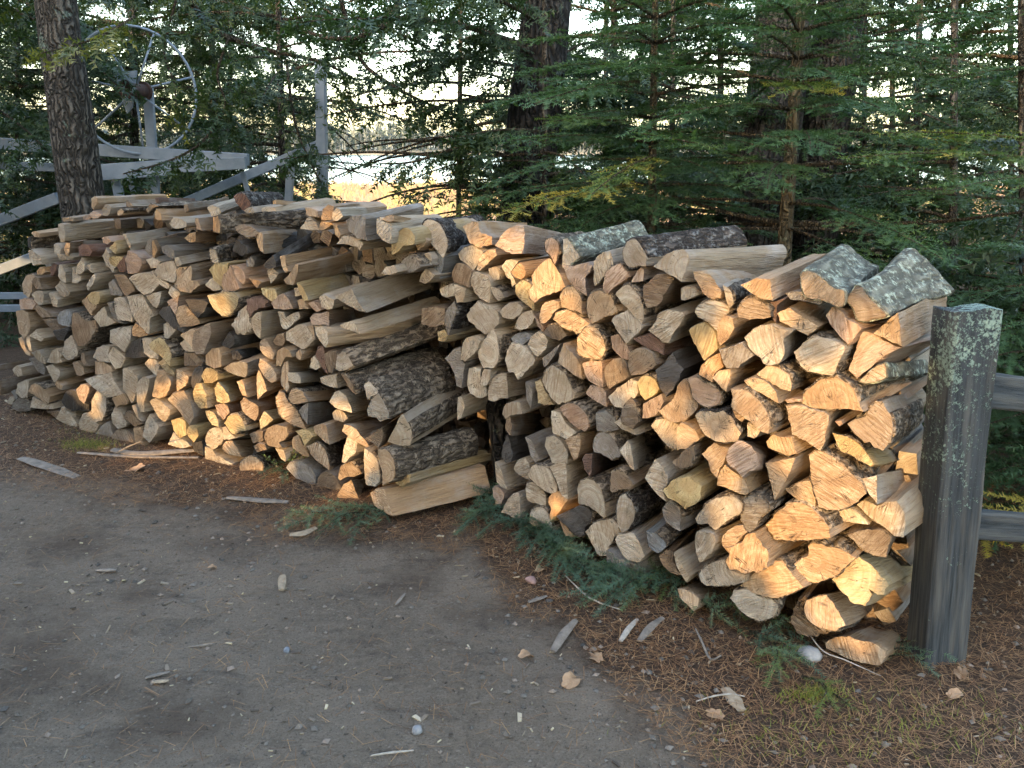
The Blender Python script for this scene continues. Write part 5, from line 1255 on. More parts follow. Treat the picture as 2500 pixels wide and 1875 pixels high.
# near hemlock sprays: the one tinted sun-yellow across the big left trunk, and limbs hanging in at the top
rg = random.Random(77)
def overhang(label, limbs, seed):
    global ntw
    r0 = random.Random(seed); P0 = at(limbs[0][0][0][0], limbs[0][0][0][1], limbs[0][0][0][2]); t = empty('hanging_limb', P0); tag(t, label, 'branch', 'hemlock limbs hanging into the picture from above'); tw = []
    for pts, r, hue, dens, bl in limbs:
        sp = spline([at(*p) for p in pts], 12)
        v, f = tube([q - P0 for q in sp], [r * (1 - 0.75 * i / 12) + 0.002 for i in range(13)], 7, wob=0.25, seed=seed); mesh_np('branch', [tuple(q) for q in v], f, M_TWIG, parent=t, smooth=True)
        L = sum((b - a).length for a, b in zip(sp, sp[1:])); n = int(L / 0.11 * dens)
        for i in range(n):
            tt = (i + r0.random()) / n; k = min(11, int(tt * 12)); q = sp[k].lerp(sp[k + 1], tt * 12 - k); dd = (sp[k + 1] - sp[k]).normalized(); lat = Vector((0, 0, 1)).cross(dd).normalized() * r0.choice((-1, 1))
            fishbone(tw, arc(q, dd * 0.5 + lat * 0.7 + Vector((0, 0, r0.uniform(-0.6, 0.1))), bl * r0.uniform(0.5, 1.2), 0.8, 4), hue + r0.gauss(0, 0.1), r0, seg=0.125, side=0.2, jit=0.35, sub=False)
    tw = [(q[0] - P0, *q[1:]) for q in tw]; ntw += len(tw); build_foliage('foliage', tw, HEM_T, M_HEM, t)
overhang('small spray tinted sun-yellow, crossing the tall furrowed trunk', [([(330, 40, 5.6), (230, 95, 5.4), (100, 130, 5.2)], 0.007, 0.80, 1.6, 0.20)], 1)  # high hue puts the sunlight into the needle colour
overhang('dark curved limb sweeping down from the top centre', [([(985, -60, 6.4), (965, 30, 6.3), (905, 80, 6.2), (820, 95, 6.2), (740, 75, 6.3)], 0.030, 0.35, 0.9, 0.35), ([(905, 80, 6.2), (850, 60, 6.2), (790, 20, 6.2)], 0.012, 0.35, 0.8, 0.3)], 2)
overhang('long drooping limb from the top left towards the metal pole', [([(420, -60, 6.6), (520, 70, 6.7), (640, 118, 6.8), (780, 150, 6.9), (860, 190, 7.0)], 0.026, 0.45, 1.0, 0.4), ([(560, 90, 6.7), (530, 180, 6.6), (550, 250, 6.6), (525, 300, 6.6)], 0.010, 0.5, 1.2, 0.3),
   ([(430, 0, 6.5), (400, 120, 6.5), (425, 200, 6.5), (430, 260, 6.5)], 0.008, 0.6, 1.2, 0.25)], 3)
overhang('feathery limb drooping in front of the lake opening', [([(820, -60, 7.0), (870, 130, 6.9), (960, 210, 6.8), (1060, 260, 6.7), (1150, 300, 6.7)], 0.018, 0.40, 1.1, 0.40), ([(1250, 330, 6.6), (1120, 360, 6.3), (1010, 395, 6.1), (930, 400, 6.0)], 0.012, 0.42, 1.2, 0.32),
   ([(1260, 500, 6.5), (1180, 465, 6.3), (1080, 460, 6.2), (1000, 480, 6.1)], 0.010, 0.55, 1.2, 0.26)], 4)
overhang('sprays lying across the upper rail of the boat lift', [([(560, 250, 6.9), (500, 340, 6.6), (420, 390, 6.5), (300, 425, 6.4)], 0.012, 0.32, 1.2, 0.30), ([(700, 150, 7.6), (720, 300, 7.5), (760, 400, 7.4), (800, 480, 7.4)], 0.012, 0.36, 1.2, 0.35)], 5)
overhang('bare twiggy limb running low behind the right stack to the right edge', [([(1915, 545, 4.6), (2100, 548, 4.5), (2300, 540, 4.3), (2520, 515, 4.1)], 0.016, 0.3, 0.15, 0.2), ([(1900, 545, 4.6), (1780, 520, 4.7), (1640, 478, 4.8)], 0.014, 0.3, 0.25, 0.2)], 6)
print('twigs', ntw)

# --- unseen trees added behind the viewer, leaf gaps shaped to place the sun patches ---
LIT = [ # where the sun reaches the stacks (source px)
 [(1165, 525), (1345, 545), (1400, 600), (1400, 690), (1440, 760), (1500, 830), (1560, 880), (1620, 890), (1600, 990), (1500, 980), (1400, 900), (1330, 830), (1300, 740), (1180, 690), (1120, 640)],
 [(1040, 545), (1100, 560), (1090, 610), (1010, 590)],
 [(1690, 640), (1800, 640), (1960, 650), (2080, 700), (2240, 720), (2260, 900), (2230, 1290), (2170, 1420), (2170, 1620), (2040, 1600), (1960, 1500), (1800, 1400), (1700, 1300), (1740, 1180), (1690, 1120), (1560, 1080), (1540, 1000), (1640, 930), (1700, 880), (1690, 800), (1760, 760), (1700, 720)],
 [(1335, 1195), (1395, 1200), (1390, 1280), (1330, 1280)], [(1375, 1290), (1440, 1300), (1450, 1380), (1400, 1360)],
 [(470, 900), (560, 870), (700, 830), (760, 880), (800, 960), (900, 980), (940, 1060), (950, 1180), (960, 1270), (860, 1260), (640, 1180), (470, 1140), (330, 1110), (310, 1030), (360, 950)],
 [(120, 920), (190, 900), (270, 960), (260, 1040), (200, 1000)],
 [(785, 490), (850, 490), (850, 560), (780, 560)], [(505, 515), (545, 515), (545, 575), (505, 575)], [(455, 560), (490, 560), (490, 600), (455, 600)],
 [(145, 580), (180, 580), (180, 630), (145, 630)], [(600, 660), (655, 670), (640, 710), (560, 720)], [(590, 670), (700, 640), (720, 660), (690, 680)],
 [(960, 510), (1010, 520), (1000, 570), (950, 560)], [(40, 790), (85, 800), (80, 880), (50, 880)], [(420, 690), (560, 700), (600, 760), (540, 800), (400, 760)], [(330, 860), (420, 860), (420, 910), (350, 900)]]
C0 = Vector((-0.8, 3.7)); HX = Vector((0.785, -0.62)); SHX = Vector((0.62, 0.785))
FT = []
for (p, q) in zip(FACE, FACE[1:]):
    for k in range(20):
        b = p.lerp(q, k / 20) - C0; FT.append((b.dot(HX), b.dot(SHX)))
FT.sort(); FA = [a for a, _ in FT]; FC = [c for _, c in FT]
def shade_casters():
    rs = np.random.default_rng(21); tn = math.tan(SUN_EL); N = 145000
    a = rs.uniform(-14, 6.5, N); b = rs.uniform(5.4, 6.6, N); z = 5.6 * rs.random(N) ** 0.95
    keep = []; 
    for i in range(N):
        ai, bi, zi = a[i], b[i], z[i]
        if zi > 5.0 + 0.7 * noise.noise(Vector((ai * 0.8, 0, 3))): continue
        if FA[0] < ai < FA[-1]:
            c = np.interp(ai, FA, FC); P = C0 + HX * ai + SHX * float(c); zz = zi - (bi + c) * tn
            if -0.1 < zz < 1.6:
                q = project(Vector((P.x, P.y, zz)))
                if q:
                    lit_ = any(poly_in(q[0], q[1], L_) for L_ in LIT)
                    nz = noise.noise(Vector((ai * 4.5, zz * 4.5, 9)))
                    if lit_ and nz < 0.34: continue
                    if not lit_ and nz > 0.62: continue
        elif noise.noise(Vector((ai * 1.2, zi * 1.2, 2))) > 0.45: continue
        keep.append(i)
    names = ['unseen tree added behind the viewer for shade, far left', 'unseen tree added behind the viewer for shade, second from the left', 'unseen tree added behind the viewer for shade, second from the right', 'unseen tree added behind the viewer for shade, far right']
    edges = [-14, -8, -2.5, 2.0, 6.5]
    for k in range(4):
        m = [i for i in keep if edges[k] <= a[i] < edges[k + 1]]; ac = (edges[k] + edges[k + 1]) / 2
        bp = C0 + HX * ac - SHX * 6.0; B = Vector((bp.x, bp.y, 0)); t = empty('shade_tree', B); tag(t, names[k], 'tree', 'unseen trees added to shade the yard')
        v, f = tube([Vector((0, 0, -0.05)), Vector((0.05, 0, 1.5)), Vector((0, 0.05, 3)), Vector((0, 0, 4.8))], [0.14, 0.12, 0.09, 0.03], 10, wob=0.1); mesh_np('trunk', [tuple(q) for q in v], f, M_TRUNK, parent=t, smooth=True)
        n_ = len(m); P = np.array([[C0.x + HX.x * a[i] - SHX.x * b[i] - B.x, C0.y + HX.y * a[i] - SHX.y * b[i] - B.y, z[i]] for i in m])
        U = rs.normal(size=(n_, 3)); U /= np.linalg.norm(U, axis=1, keepdims=True); W = np.cross(U, rs.normal(size=(n_, 3))); W /= np.linalg.norm(W, axis=1, keepdims=True); s = 0.085
        Q = np.stack([P - U * s, P + W * s * 0.8, P + U * s, P - W * s * 0.8], 1).reshape(-1, 3)
        mesh_np('foliage', Q, np.arange(n_ * 4).reshape(-1, 4), M_SHADE, parent=t, attrs={'hue': ('FLOAT', np.repeat(rs.random(n_), 4))})
shade_casters()
# ---------------- fence: lichened post and rails ----------------
def box_pts(c, ax, ay, az, hx, hy, hz):
    return [c + ax * (sx * hx) + ay * (sy * hy) + az * (sz * hz) for sz in (-1, 1) for sy in (-1, 1) for sx in (-1, 1)]
BOXF = [(0, 2, 3, 1), (4, 5, 7, 6), (0, 1, 5, 4), (2, 6, 7, 3), (0, 4, 6, 2), (1, 3, 7, 5)]
def weathered_beam(name, length, hx, hy, parent=None, mat=M_POST, seed=0, nseg=22, worn=0.004, chamfer=0.007):
    prof = []
    cs = [(-1, -1), (1, -1), (1, 1), (-1, 1)]
    for i, (a, b) in enumerate(cs):
        c, d = cs[(i + 1) % 4]; p = Vector((a * hx, b * hy)); q = Vector((c * hx, d * hy)); e = (q - p).normalized()
        for t in (chamfer, (q - p).length * 0.33, (q - p).length * 0.66, (q - p).length - chamfer): prof.append(p + e * t)
    n = len(prof); V = []; F = []
    for k in range(nseg + 1):
        z = length * k / nseg
        for p in prof:
            w = worn * noise.noise(Vector((p.x * 14, p.y * 14, z * 3 + seed * 7))) + 0.0015 * noise.noise(Vector((p.x * 90, p.y * 90, z * 9)))
            V.append((p.x * (1 + w / hx), p.y * (1 + w / hy), z + (0.012 * noise.noise(Vector((p.x * 22, p.y * 22, seed))) if k == nseg else 0)))
    for k in range(nseg):
        for i in range(n): F.append((k * n + i, k * n + (i + 1) % n, (k + 1) * n + (i + 1) % n, (k + 1) * n + i))
    F.append(tuple(range(n))[::-1]); F.append(tuple(range(nseg * n, nseg * n + n)))
    return mesh_np(name, V, F, mat, parent=parent, smooth=True, sharp=R(35))
pb = on_ground(2284, 1600); pt = at(2361, 752, 2.42); axis_ = (pt - pb); hgt = axis_.length; zz = axis_.normalized()
fx = Vector((0.985, 0.17, 0)); fx = (fx - zz * fx.dot(zz)).normalized(); fy = zz.cross(fx)
fence = empty('fence', pb); tag(fence, 'grey wooden rail fence with a lichen-covered post at the right end of the right stack', 'fence')
po = weathered_beam('post', hgt + 0.12, 0.075, 0.055, fence, M_POST, 3); po.matrix_local = Matrix.Translation(zz * -0.12) @ Matrix((fx, fy, zz)).transposed().to_4x4()
for k, (x0, y0, x1, y1, th) in enumerate([(2412, 952, 2560, 968, 0.055), (2370, 1280, 2560, 1292, 0.047)]):
    a = at(x0, y0, 2.45); b = at(x1, y1, 2.62); d = (b - a).normalized(); s = d.cross(Vector((0, 0, 1))).normalized(); u = s.cross(d)
    rl = weathered_beam('rail', 2.2, 0.022, th, fence, M_POST, 5 + k, 26); rl.matrix_local = Matrix.Translation(a - pb - d * 0.03) @ Matrix((s, u, d)).transposed().to_4x4()
far = weathered_beam('post', 1.15, 0.075, 0.06, fence, M_POST, 9); far.location = at(2500, 1100, 2.5) - pb + d * 2.1; far.location.z = -0.08 - pb.z

# short bark-covered trunk in the gap between the stacks
b = on_ground(1222, 1205); b = at(1222, 1205, 3.72); b.z = 0
e = empty('tree_stump', b); tag(e, 'dark bark-covered stem standing in the gap between the two stacks', 'stump')
v, f = tube(spline([Vector((0.03, 0, -0.03)), Vector((0.01, 0, 0.2)), Vector((-0.03, 0, 0.55)), Vector((-0.05, 0.02, 0.9))], 14), [0.055 - 0.0012 * i for i in range(15)], 16, wob=0.25, seed=4)
mesh_np('trunk', [tuple(q) for q in v], f, M_TRUNK2, parent=e, smooth=True)

# ---------------- boat lift of galvanised beams ----------------
YL = 7.4
LP = at(330, 480, YL); LP.z = ground_z(LP.x, LP.y); lift = empty('boat_lift', LP); tag(lift, 'blue-grey galvanised boat lift frame with a big hand wheel behind the left stack', 'boat lift')
def beam(name, p, q, w, t=None, dY=0, dY2=None, mat=None):
    a = at(*p, YL + dY); b = at(*q, YL + (dY if dY2 is None else dY2)); d = (b - a); L = d.length; d.normalize(); s = d.cross(Vector((0, 1, 0))).normalized(); u = s.cross(d)
    h = w / 2; g = (t or w * 0.6) / 2; ch = min(h, g) * 0.18
    prof = [(-h + ch, -g), (h - ch, -g), (h, -g + ch), (h, g - ch), (h - ch, g), (-h + ch, g), (-h, g - ch), (-h, -g + ch)]
    V = [a - LP + s * x + u * y + d * z for z in (0, L) for x, y in prof]; n = 8
    F = [(i, (i + 1) % n, n + (i + 1) % n, n + i) for i in range(n)] + [tuple(range(n))[::-1], tuple(range(n, 2 * n))]
    return mesh_np(name, [tuple(v_) for v_ in V], F, mat or M_METAL, parent=lift)
k = YL / 2050
beam('top_rail', (-160, 340), (606, 390), 27 * k, None, 0.05, -0.15)
beam('lower_rail', (-160, 398), (245, 413), 19 * k, None, -0.05)
beam('side_plate', (243, 421), (430, 408), 36 * k, 0.05, -0.20); beam('side_plate', (420, 408), (600, 398), 27 * k, 0.05, -0.20)
beam('cross_brace', (-160, 600), (142, 483), 25 * k, None, -0.35); beam('cross_brace', (-160, 720), (100, 620), 22 * k, None, -0.45)
beam('cross_brace', (420, 508), (790, 348), 22 * k, None, 0.15, 0.25)
beam('low_rail', (-160, 722), (75, 722), 15 * k, None, -0.5); beam('low_rail', (-160, 754), (65, 752), 16 * k, None, -0.55)
beam('leg', (284, 440), (306, 560), 21 * k, None, -0.1); beam('leg', (316, 435), (350, 560), 11 * k, None, 0.1); beam('leg', (379, 428), (381, 560), 19 * k, None, -0.05); beam('leg', (592, 420), (625, 545), 11 * k, None, 0.0); beam('leg', (712, 372), (700, 560), 19 * k, None, 0.3)
beam('tall_pole', (783, 145), (790, 620), 24 * k, 0.10, 0.2)
beam('wheel_post', (361, 212), (372, 372), 22 * k, None, 0.05)
wc = at(330, 222, YL - 0.1); ring = []
for i in range(41):
    th = 2 * math.pi * i / 40; ring.append(wc + Vector((math.cos(th) * 0.42, math.cos(th) * 0.22, math.sin(th) * 0.50)) - LP)
v, f = tube(ring, [0.0115] * 41, 8, cap=False); wheel = mesh_np('wheel', [tuple(q) for q in v], f, M_METAL, parent=lift, smooth=True)
for i in range(7):
    th = 0.25 + 2 * math.pi * i / 7; v, f = tube([wc - LP, wc - LP + Vector((math.cos(th) * 0.42, math.cos(th) * 0.22, math.sin(th) * 0.50))], [0.009, 0.009], 6); mesh_np('spoke', [tuple(q) for q in v], f, M_METAL, parent=wheel, smooth=True)
pl = [at(x, y, YL - 0.16) - LP for x, y in ((279, 179), (333, 172), (322, 262), (309, 278))]
V = [tuple(p) for p in pl] + [tuple(p + Vector((0, 0.02, 0))) for p in pl]
mesh_np('bracket_plate', V, [(0, 1, 2, 3), (7, 6, 5, 4), (0, 4, 5, 1), (1, 5, 6, 2), (2, 6, 7, 3), (3, 7, 4, 0)], M_METAL, parent=lift)
c = wc - LP + Vector((0.03, -0.12, 0.0)); v, f = join([tube([c + Vector((-0.02, -0.05, 0)), c + Vector((0.02, 0.16, 0))], [0.055, 0.055], 18), tube([c + Vector((-0.03, -0.07, 0)), c + Vector((-0.02, -0.05, 0))], [0.075, 0.075], 18), tube([c + Vector((0.02, 0.16, 0)), c + Vector((0.025, 0.18, 0))], [0.075, 0.075], 18)])
mesh_np('winch_drum', [tuple(q) for q in v], f, M_RUST, parent=lift, smooth=True, sharp=R(40))

# ---------------- on the ground ----------------
gr = random.Random(5)
FIRG_T = [twig_template(0.10, 17, 0.020, 0.0034, 1.0, np.random.default_rng(9 + i), 0.45) for i in range(3)]
def ground_bough(label, sprays, hue, seed):
    r0 = random.Random(seed); P0 = on_ground(*sprays[0][0]); t = empty('fir_bough', P0); tag(t, label, 'fir bough', 'cut fir boughs lying at the foot of the stacks'); tw = []
    for (a, b, lift_) in sprays:
        p = on_ground(*a, 0.015); q = on_ground(*b, 0.015); d = q - p; L = d.length
        m = p.lerp(q, 0.5) + Vector((r0.gauss(0, 0.02), r0.gauss(0, 0.02), lift_)); sp = spline([p, m, q + Vector((0, 0, 0.01))], 6)
        v, f = tube([s - P0 for s in sp], [0.004 - 0.0005 * i for i in range(7)], 5); mesh_np('stem', [tuple(s) for s in v], f, M_TWIG, parent=t, smooth=True)
        fishbone(tw, sp, hue + r0.gauss(0, 0.06), r0, seg=0.085, side=min(0.26, L * 0.6), jit=0.35, start=0.0)
        if seed in (2, 3, 4): fishbone(tw, [s + Vector((r0.gauss(0, .02), r0.gauss(0, .02), 0.02)) for s in sp], hue + r0.gauss(0, 0.1), r0, seg=0.085, side=min(0.13, L * 0.4), ang=0.7, jit=0.6, start=0.0)
    tw = [(s[0] - P0, *s[1:]) for s in tw]; build_foliage('needles', tw, FIRG_T, M_BLUEFIR, t)
ground_bough('blue-green fir sprig in front of the lower right corner of the left stack', [((930, 1240), (700, 1290), 0.04), ((900, 1250), (780, 1310), 0.04), ((930, 1235), (860, 1320), 0.04), ((960, 1235), (900, 1290), 0.03), ((860, 1260), (690, 1275), 0.05)], 0.45, 1)
ground_bough('fir bough lying in the gap between the two stacks', [((1290, 1230), (1130, 1270), 0.04), ((1260, 1250), (1120, 1300), 0.04), ((1200, 1220), (1150, 1245), 0.05), ((1280, 1270), (1180, 1310), 0.04), ((1170, 1195), (1240, 1245), 0.05), ((1240, 1200), (1180, 1260), 0.05)], 0.4, 2)
ground_bough('dense fir bough under the left half of the right stack', [((1250, 1270), (1400, 1400), 0.06), ((1280, 1300), (1420, 1430), 0.06), ((1320, 1330), (1480, 1460), 0.06), ((1350, 1340), (1450, 1400), 0.07), ((1300, 1290), (1380, 1350), 0.07), ((1400, 1390), (1560, 1440), 0.05)], 0.35, 3)
ground_bough('fir bough sweeping out below the dark grey bottom log', [((1560, 1400), (1420, 1470), 0.05), ((1600, 1420), (1470, 1490), 0.05), ((1660, 1430), (1530, 1480), 0.05), ((1540, 1380), (1450, 1440), 0.06), ((1620, 1400), (1650, 1480), 0.05)], 0.45, 4)
ground_bough('fir bough tucked under the right half of the right stack', [((1720, 1480), (1880, 1520), 0.05), ((1700, 1460), (1800, 1540), 0.05), ((1790, 1500), (1960, 1570), 0.05), ((1830, 1540), (1990, 1640), 0.04), ((1860, 1560), (1900, 1650), 0.04)], 0.5, 5)
ground_bough('yellow-green fir tips around the white stone', [((1890, 1570), (1870, 1660), 0.04), ((1960, 1650), (2030, 1730), 0.04), ((2000, 1660), (1990, 1740), 0.04), ((2030, 1690), (2080, 1750), 0.03)], 0.85, 6)
ground_bough('fir bough between the lowest log and the lichened post', [((2160, 1590), (2270, 1640), 0.04), ((2150, 1610), (2240, 1650), 0.04), ((2180, 1570), (2290, 1610), 0.05)], 0.4, 7)
ground_bough('small fir sprig beneath the left stack by the pale weed', [((740, 1140), (650, 1165), 0.03), ((720, 1150), (700, 1180), 0.03), ((690, 1140), (640, 1160), 0.03)], 0.4, 8)
def rock(name, label, cat, px, py, size, mat, seed, sq=(1, 0.7, 0.55), group=None, sub=3):
    bm = bmesh.new(); bmesh.ops.create_icosphere(bm, subdivisions=sub, radius=1)
    for v in bm.verts:
        n_ = noise.noise(v.co * 1.1 + Vector((seed, 0, 0))) * 0.28 + noise.noise(v.co * 3 + Vector((0, seed, 0))) * 0.08; v.co *= 1 + n_
        v.co = Vector((v.co.x * sq[0], v.co.y * sq[1], v.co.z * sq[2])) * size
    me = bpy.data.meshes.new(name); bm.to_mesh(me); bm.free(); me.materials.append(mat)
    me.polygons.foreach_set('use_smooth', [True] * len(me.polygons)); o = link(bpy.data.objects.new(name, me)); p = on_ground(px, py); o.location = p + Vector((0, 0, size * sq[2] * 0.55)); o.rotation_euler = (gr.uniform(-.2, .2), gr.uniform(-.2, .2), seed)
    return tag(o, label, cat, group)
rock('stone', 'white pink-veined stone in front of the lowest log by the post', 'stone', 1978, 1605, 0.043, M_STONE, 0.2)
rock('stone', 'reddish angular stone on the litter, beyond the end of the gap', 'stone', 1297, 1422, 0.030, M_PINKSTONE, 2.0, sub=2)
rock('stone', 'slate-blue chip beside the reddish stone', 'stone', 1340, 1470, 0.016, M_PEBBLE, 3.0, sub=2)
rock('stone', 'egg-sized grey stone alone at the lower middle of the yard', 'stone', 1018, 1788, 0.017, plain('grey_stone', (0.16, 0.16, 0.165), (0.24, 0.235, 0.23), 60), 4.0, (1, 0.9, 0.8), sub=2)
rock('stone', 'smooth bluish pebble in the middle of the yard', 'stone', 700, 1590, 0.016, plain('blue_stone', (0.12, 0.13, 0.145), (0.17, 0.18, 0.195), 60), 5.0, sub=2)
def stick(name, label, cat, pts, w, th, mat, seed, group=None, gz=None):
    """flat splinter / stick through ground pixels (x, y, height)"""
    P = [on_ground(p[0], p[1], p[2]) for p in pts]; P0 = P[0].copy(); sp = spline([p - P0 for p in P], max(4, 3 * (len(P) - 1)))
    V = []; F = []; n = 7; K = len(sp)
    for i, q in enumerate(sp):
        t = (sp[min(i + 1, K - 1)] - sp[max(i - 1, 0)]).normalized(); s = t.cross(Vector((0, 0, 1))).normalized(); u = s.cross(t); e = i / (K - 1); fall = 0.65 + 0.35 * math.sin(math.pi * min(1, e * 1.1))
        for j in range(n):
            a = 2 * math.pi * j / n; r_ = 1 + 0.25 * noise.noise(Vector((math.cos(a), math.sin(a), i * 0.5 + seed)))
            V.append(tuple(q + (s * math.cos(a) * w / 2 + u * math.sin(a) * th / 2) * fall * r_))
    for i in range(K - 1):
        for j in range(n): F.append((i * n + j, i * n + (j + 1) % n, (i + 1) * n + (j + 1) % n, (i + 1) * n + j))
    F.append(tuple(range(n))[::-1]); F.append(tuple(range((K - 1) * n, K * n)))
    o = mesh_np(name, V, F, mat, smooth=True, sharp=R(45)); o.location = P0; return tag(o, label, cat, group)
D, B_, Cc = M_DEADWOOD, M_BIRCHTWIG, M_CHIP
woodchip = plain('fresh_splinter', (0.16, 0.12, 0.08), (0.30, 0.235, 0.16), 50, 0.8, 0.5)
stick('wood_splinter', 'long grey split board lying flat at the foot of the left stack', 'wood splinter', [(480, 1098, .02), (340, 1108, .015), (275, 1098, .02)], 0.06, 0.025, D, 1)
stick('wood_splinter', 'tapering grey lath lying before the left stack with its tip to the right', 'wood splinter', [(190, 1105, .012), (330, 1115, .012), (485, 1117, .008)], 0.035, 0.015, D, 2)
stick('wood_splinter', 'grey-brown slat on the dark litter before the left stack', 'wood splinter', [(555, 1215, .012), (640, 1222, .012), (704, 1226, .012)], 0.045, 0.02, D, 3)
stick('leaning_stick', 'thin brown stick leaning on the left stack above the flat board', 'stick', [(272, 1112, .01), (310, 1092, .06), (345, 1077, .13)], 0.008, 0.008, D, 4)
stick('bark_piece', 'flat weathered piece of bark on the litter at the far left', 'bark', [(50, 1118, .01), (120, 1140, .012), (190, 1165, .008)], 0.07, 0.012, D, 5)
stick('wood_splinter', 'tan chip resting beside the blue-green fir sprig', 'wood splinter', [(708, 1305, .01), (740, 1302, .012), (770, 1288, .01)], 0.045, 0.014, woodchip, 6)
stick('wood_splinter', 'upright brown bark flake in the yard, left of centre', 'bark', [(690, 1405, .012), (688, 1440, .012)], 0.035, 0.014, woodchip, 7)
stick('wood_splinter', 'grey silvery splinter lying below the middle of the right stack', 'wood splinter', [(1350, 1590, .01), (1375, 1550, .015), (1405, 1515, .01)], 0.035, 0.016, D, 8)
stick('wood_splinter', 'brown splinter right of the silvery one, pointing to the stack', 'wood splinter', [(1560, 1565, .01), (1590, 1530, .012), (1618, 1508, .01)], 0.030, 0.012, D, 9)
stick('wood_splinter', 'pale birch-like splinter between two brown ones', 'wood splinter', [(1515, 1565, .01), (1535, 1535, .012), (1556, 1512, .01)], 0.022, 0.012, B_, 10)
stick('wood_splinter', 'small square tan chip on the needles at the lower right', 'wood splinter', [(1770, 1680, .01), (1795, 1712, .012), (1812, 1735, .01)], 0.045, 0.012, woodchip, 11)
stick('twig', 'crooked pale twig curving towards the square tan chip', 'twig', [(1700, 1712, .01), (1740, 1700, .015), (1780, 1695, .015), (1818, 1700, .01)], 0.006, 0.006, B_, 12)
stick('twig', 'grey twig running from the foot of the stack past the silvery splinter', 'twig', [(1698, 1535, .01), (1715, 1570, .015), (1735, 1610, .01), (1760, 1600, .01)], 0.009, 0.009, D, 13)
stick('twig', 'white bare twig crossing the litter below the reddish stone', 'twig', [(1380, 1405, .01), (1440, 1460, .012), (1520, 1490, .01)], 0.007, 0.007, B_, 14)
stick('twig', 'thin twig curving out beside the white stone', 'twig', [(1970, 1540, .05), (2010, 1590, .03), (2060, 1610, .02), (2150, 1650, .01)], 0.005, 0.005, B_, 15)
stick('twig', 'lichened twig lying alone at the bottom of the yard', 'twig', [(905, 1845, .006), (950, 1838, .008), (1010, 1832, .006)], 0.007, 0.007, B_, 16)
stick('twig', 'short grey stick lying in the left of the yard', 'twig', [(460, 1580, .006), (520, 1572, .008)], 0.008, 0.008, D, 17)
stick('bark_piece', 'dark flake of bark in the left of the yard', 'bark', [(235, 1392, .006), (285, 1392, .008)], 0.022, 0.012, D, 18)
stick('wood_splinter', 'grey piece of wood beside another pair at the lower left of the yard', 'wood splinter', [(355, 1655, .006), (415, 1640, .008)], 0.016, 0.010, D, 19)
stick('wood_splinter', 'pale flat chip just under the grey piece of wood', 'wood splinter', [(372, 1665, .006), (412, 1662, .008)], 0.018, 0.008, woodchip, 20)
stick('wood_splinter', 'short straight brown stick in the yard, pointing up to the litter edge', 'wood splinter', [(965, 1478, .006), (988, 1450, .008)], 0.014, 0.010, D, 21)
stick('wood_splinter', 'thin brown slip between the reddish stone and the yard', 'wood splinter', [(1290, 1470, .006), (1335, 1455, .008)], 0.02, 0.008, D, 22)
# dry oak leaves
def leaf(label, px, py, size, rot, seed, tilt=0.3):
    out = []; N_ = 44
    for i in range(N_):
        t = i / N_ * 2 * math.pi; lobes = 0.5 + 0.5 * abs(math.cos(t * 3.5)) ** 0.7; x = math.cos(t); y = math.sin(t) * 0.62; k_ = 0.55 + 0.45 * lobes
        out.append(Vector((x * k_, y * k_, 0)) * size)
    V = [Vector((0, 0, 0))] + out; V = [v + Vector((0, 0, 0.18 * size * math.sin(v.x / size * 3 + seed) + 0.28 * size * (v.y / size) ** 2 * 2)) for v in V]
    n_ = len(V); V += [v - Vector((0, 0, 0.0008)) for v in V]
    F = [(0, i, i % N_ + 1) for i in range(1, N_ + 1)] + [(n_, n_ + i % N_ + 1, n_ + i) for i in range(1, N_ + 1)] + [(i, n_ + i, n_ + i % N_ + 1, i % N_ + 1) for i in range(1, N_ + 1)]
    o = mesh_np('oak_leaf', [tuple(v) for v in V], F, M_OAKLEAF, smooth=True, sharp=R(60)); o.location = on_ground(px, py) + Vector((0, 0, 0.008)); o.rotation_euler = (tilt * math.cos(seed), tilt * math.sin(seed), rot); tag(o, label, 'leaf', 'dry oak leaves on the ground'); return o
for lab, px, py, s, rt in [('lobed tan oak leaf on the litter before the left stack', 328, 1152, 0.06, 0.2), ('curled oak leaf near the lower middle, right of the yard centre', 1395, 1668, 0.045, 1.0),
    ('crumpled brown oak leaf beside the silvery splinter', 1455, 1610, 0.035, 2.0), ('oak leaf under the tip of the right-hand brown splinter', 1285, 1605, 0.032, 0.6), ('small oak leaf beyond the square tan chip', 1745, 1750, 0.03, 2.4),
    ('pale oak leaf at the foot of the lichened post', 2345, 1650, 0.035, 1.3), ('oak leaf at the lower right among the needles', 2330, 1700, 0.028, 0.2), ('rusty oak leaf beside the reddish stone', 1320, 1395, 0.03, 0.9), ('small leaf on the yard left of the bark flake', 520, 1390, 0.022, 0.4)]:
    leaf(lab, px, py, s, rt, gr.uniform(0, 6))
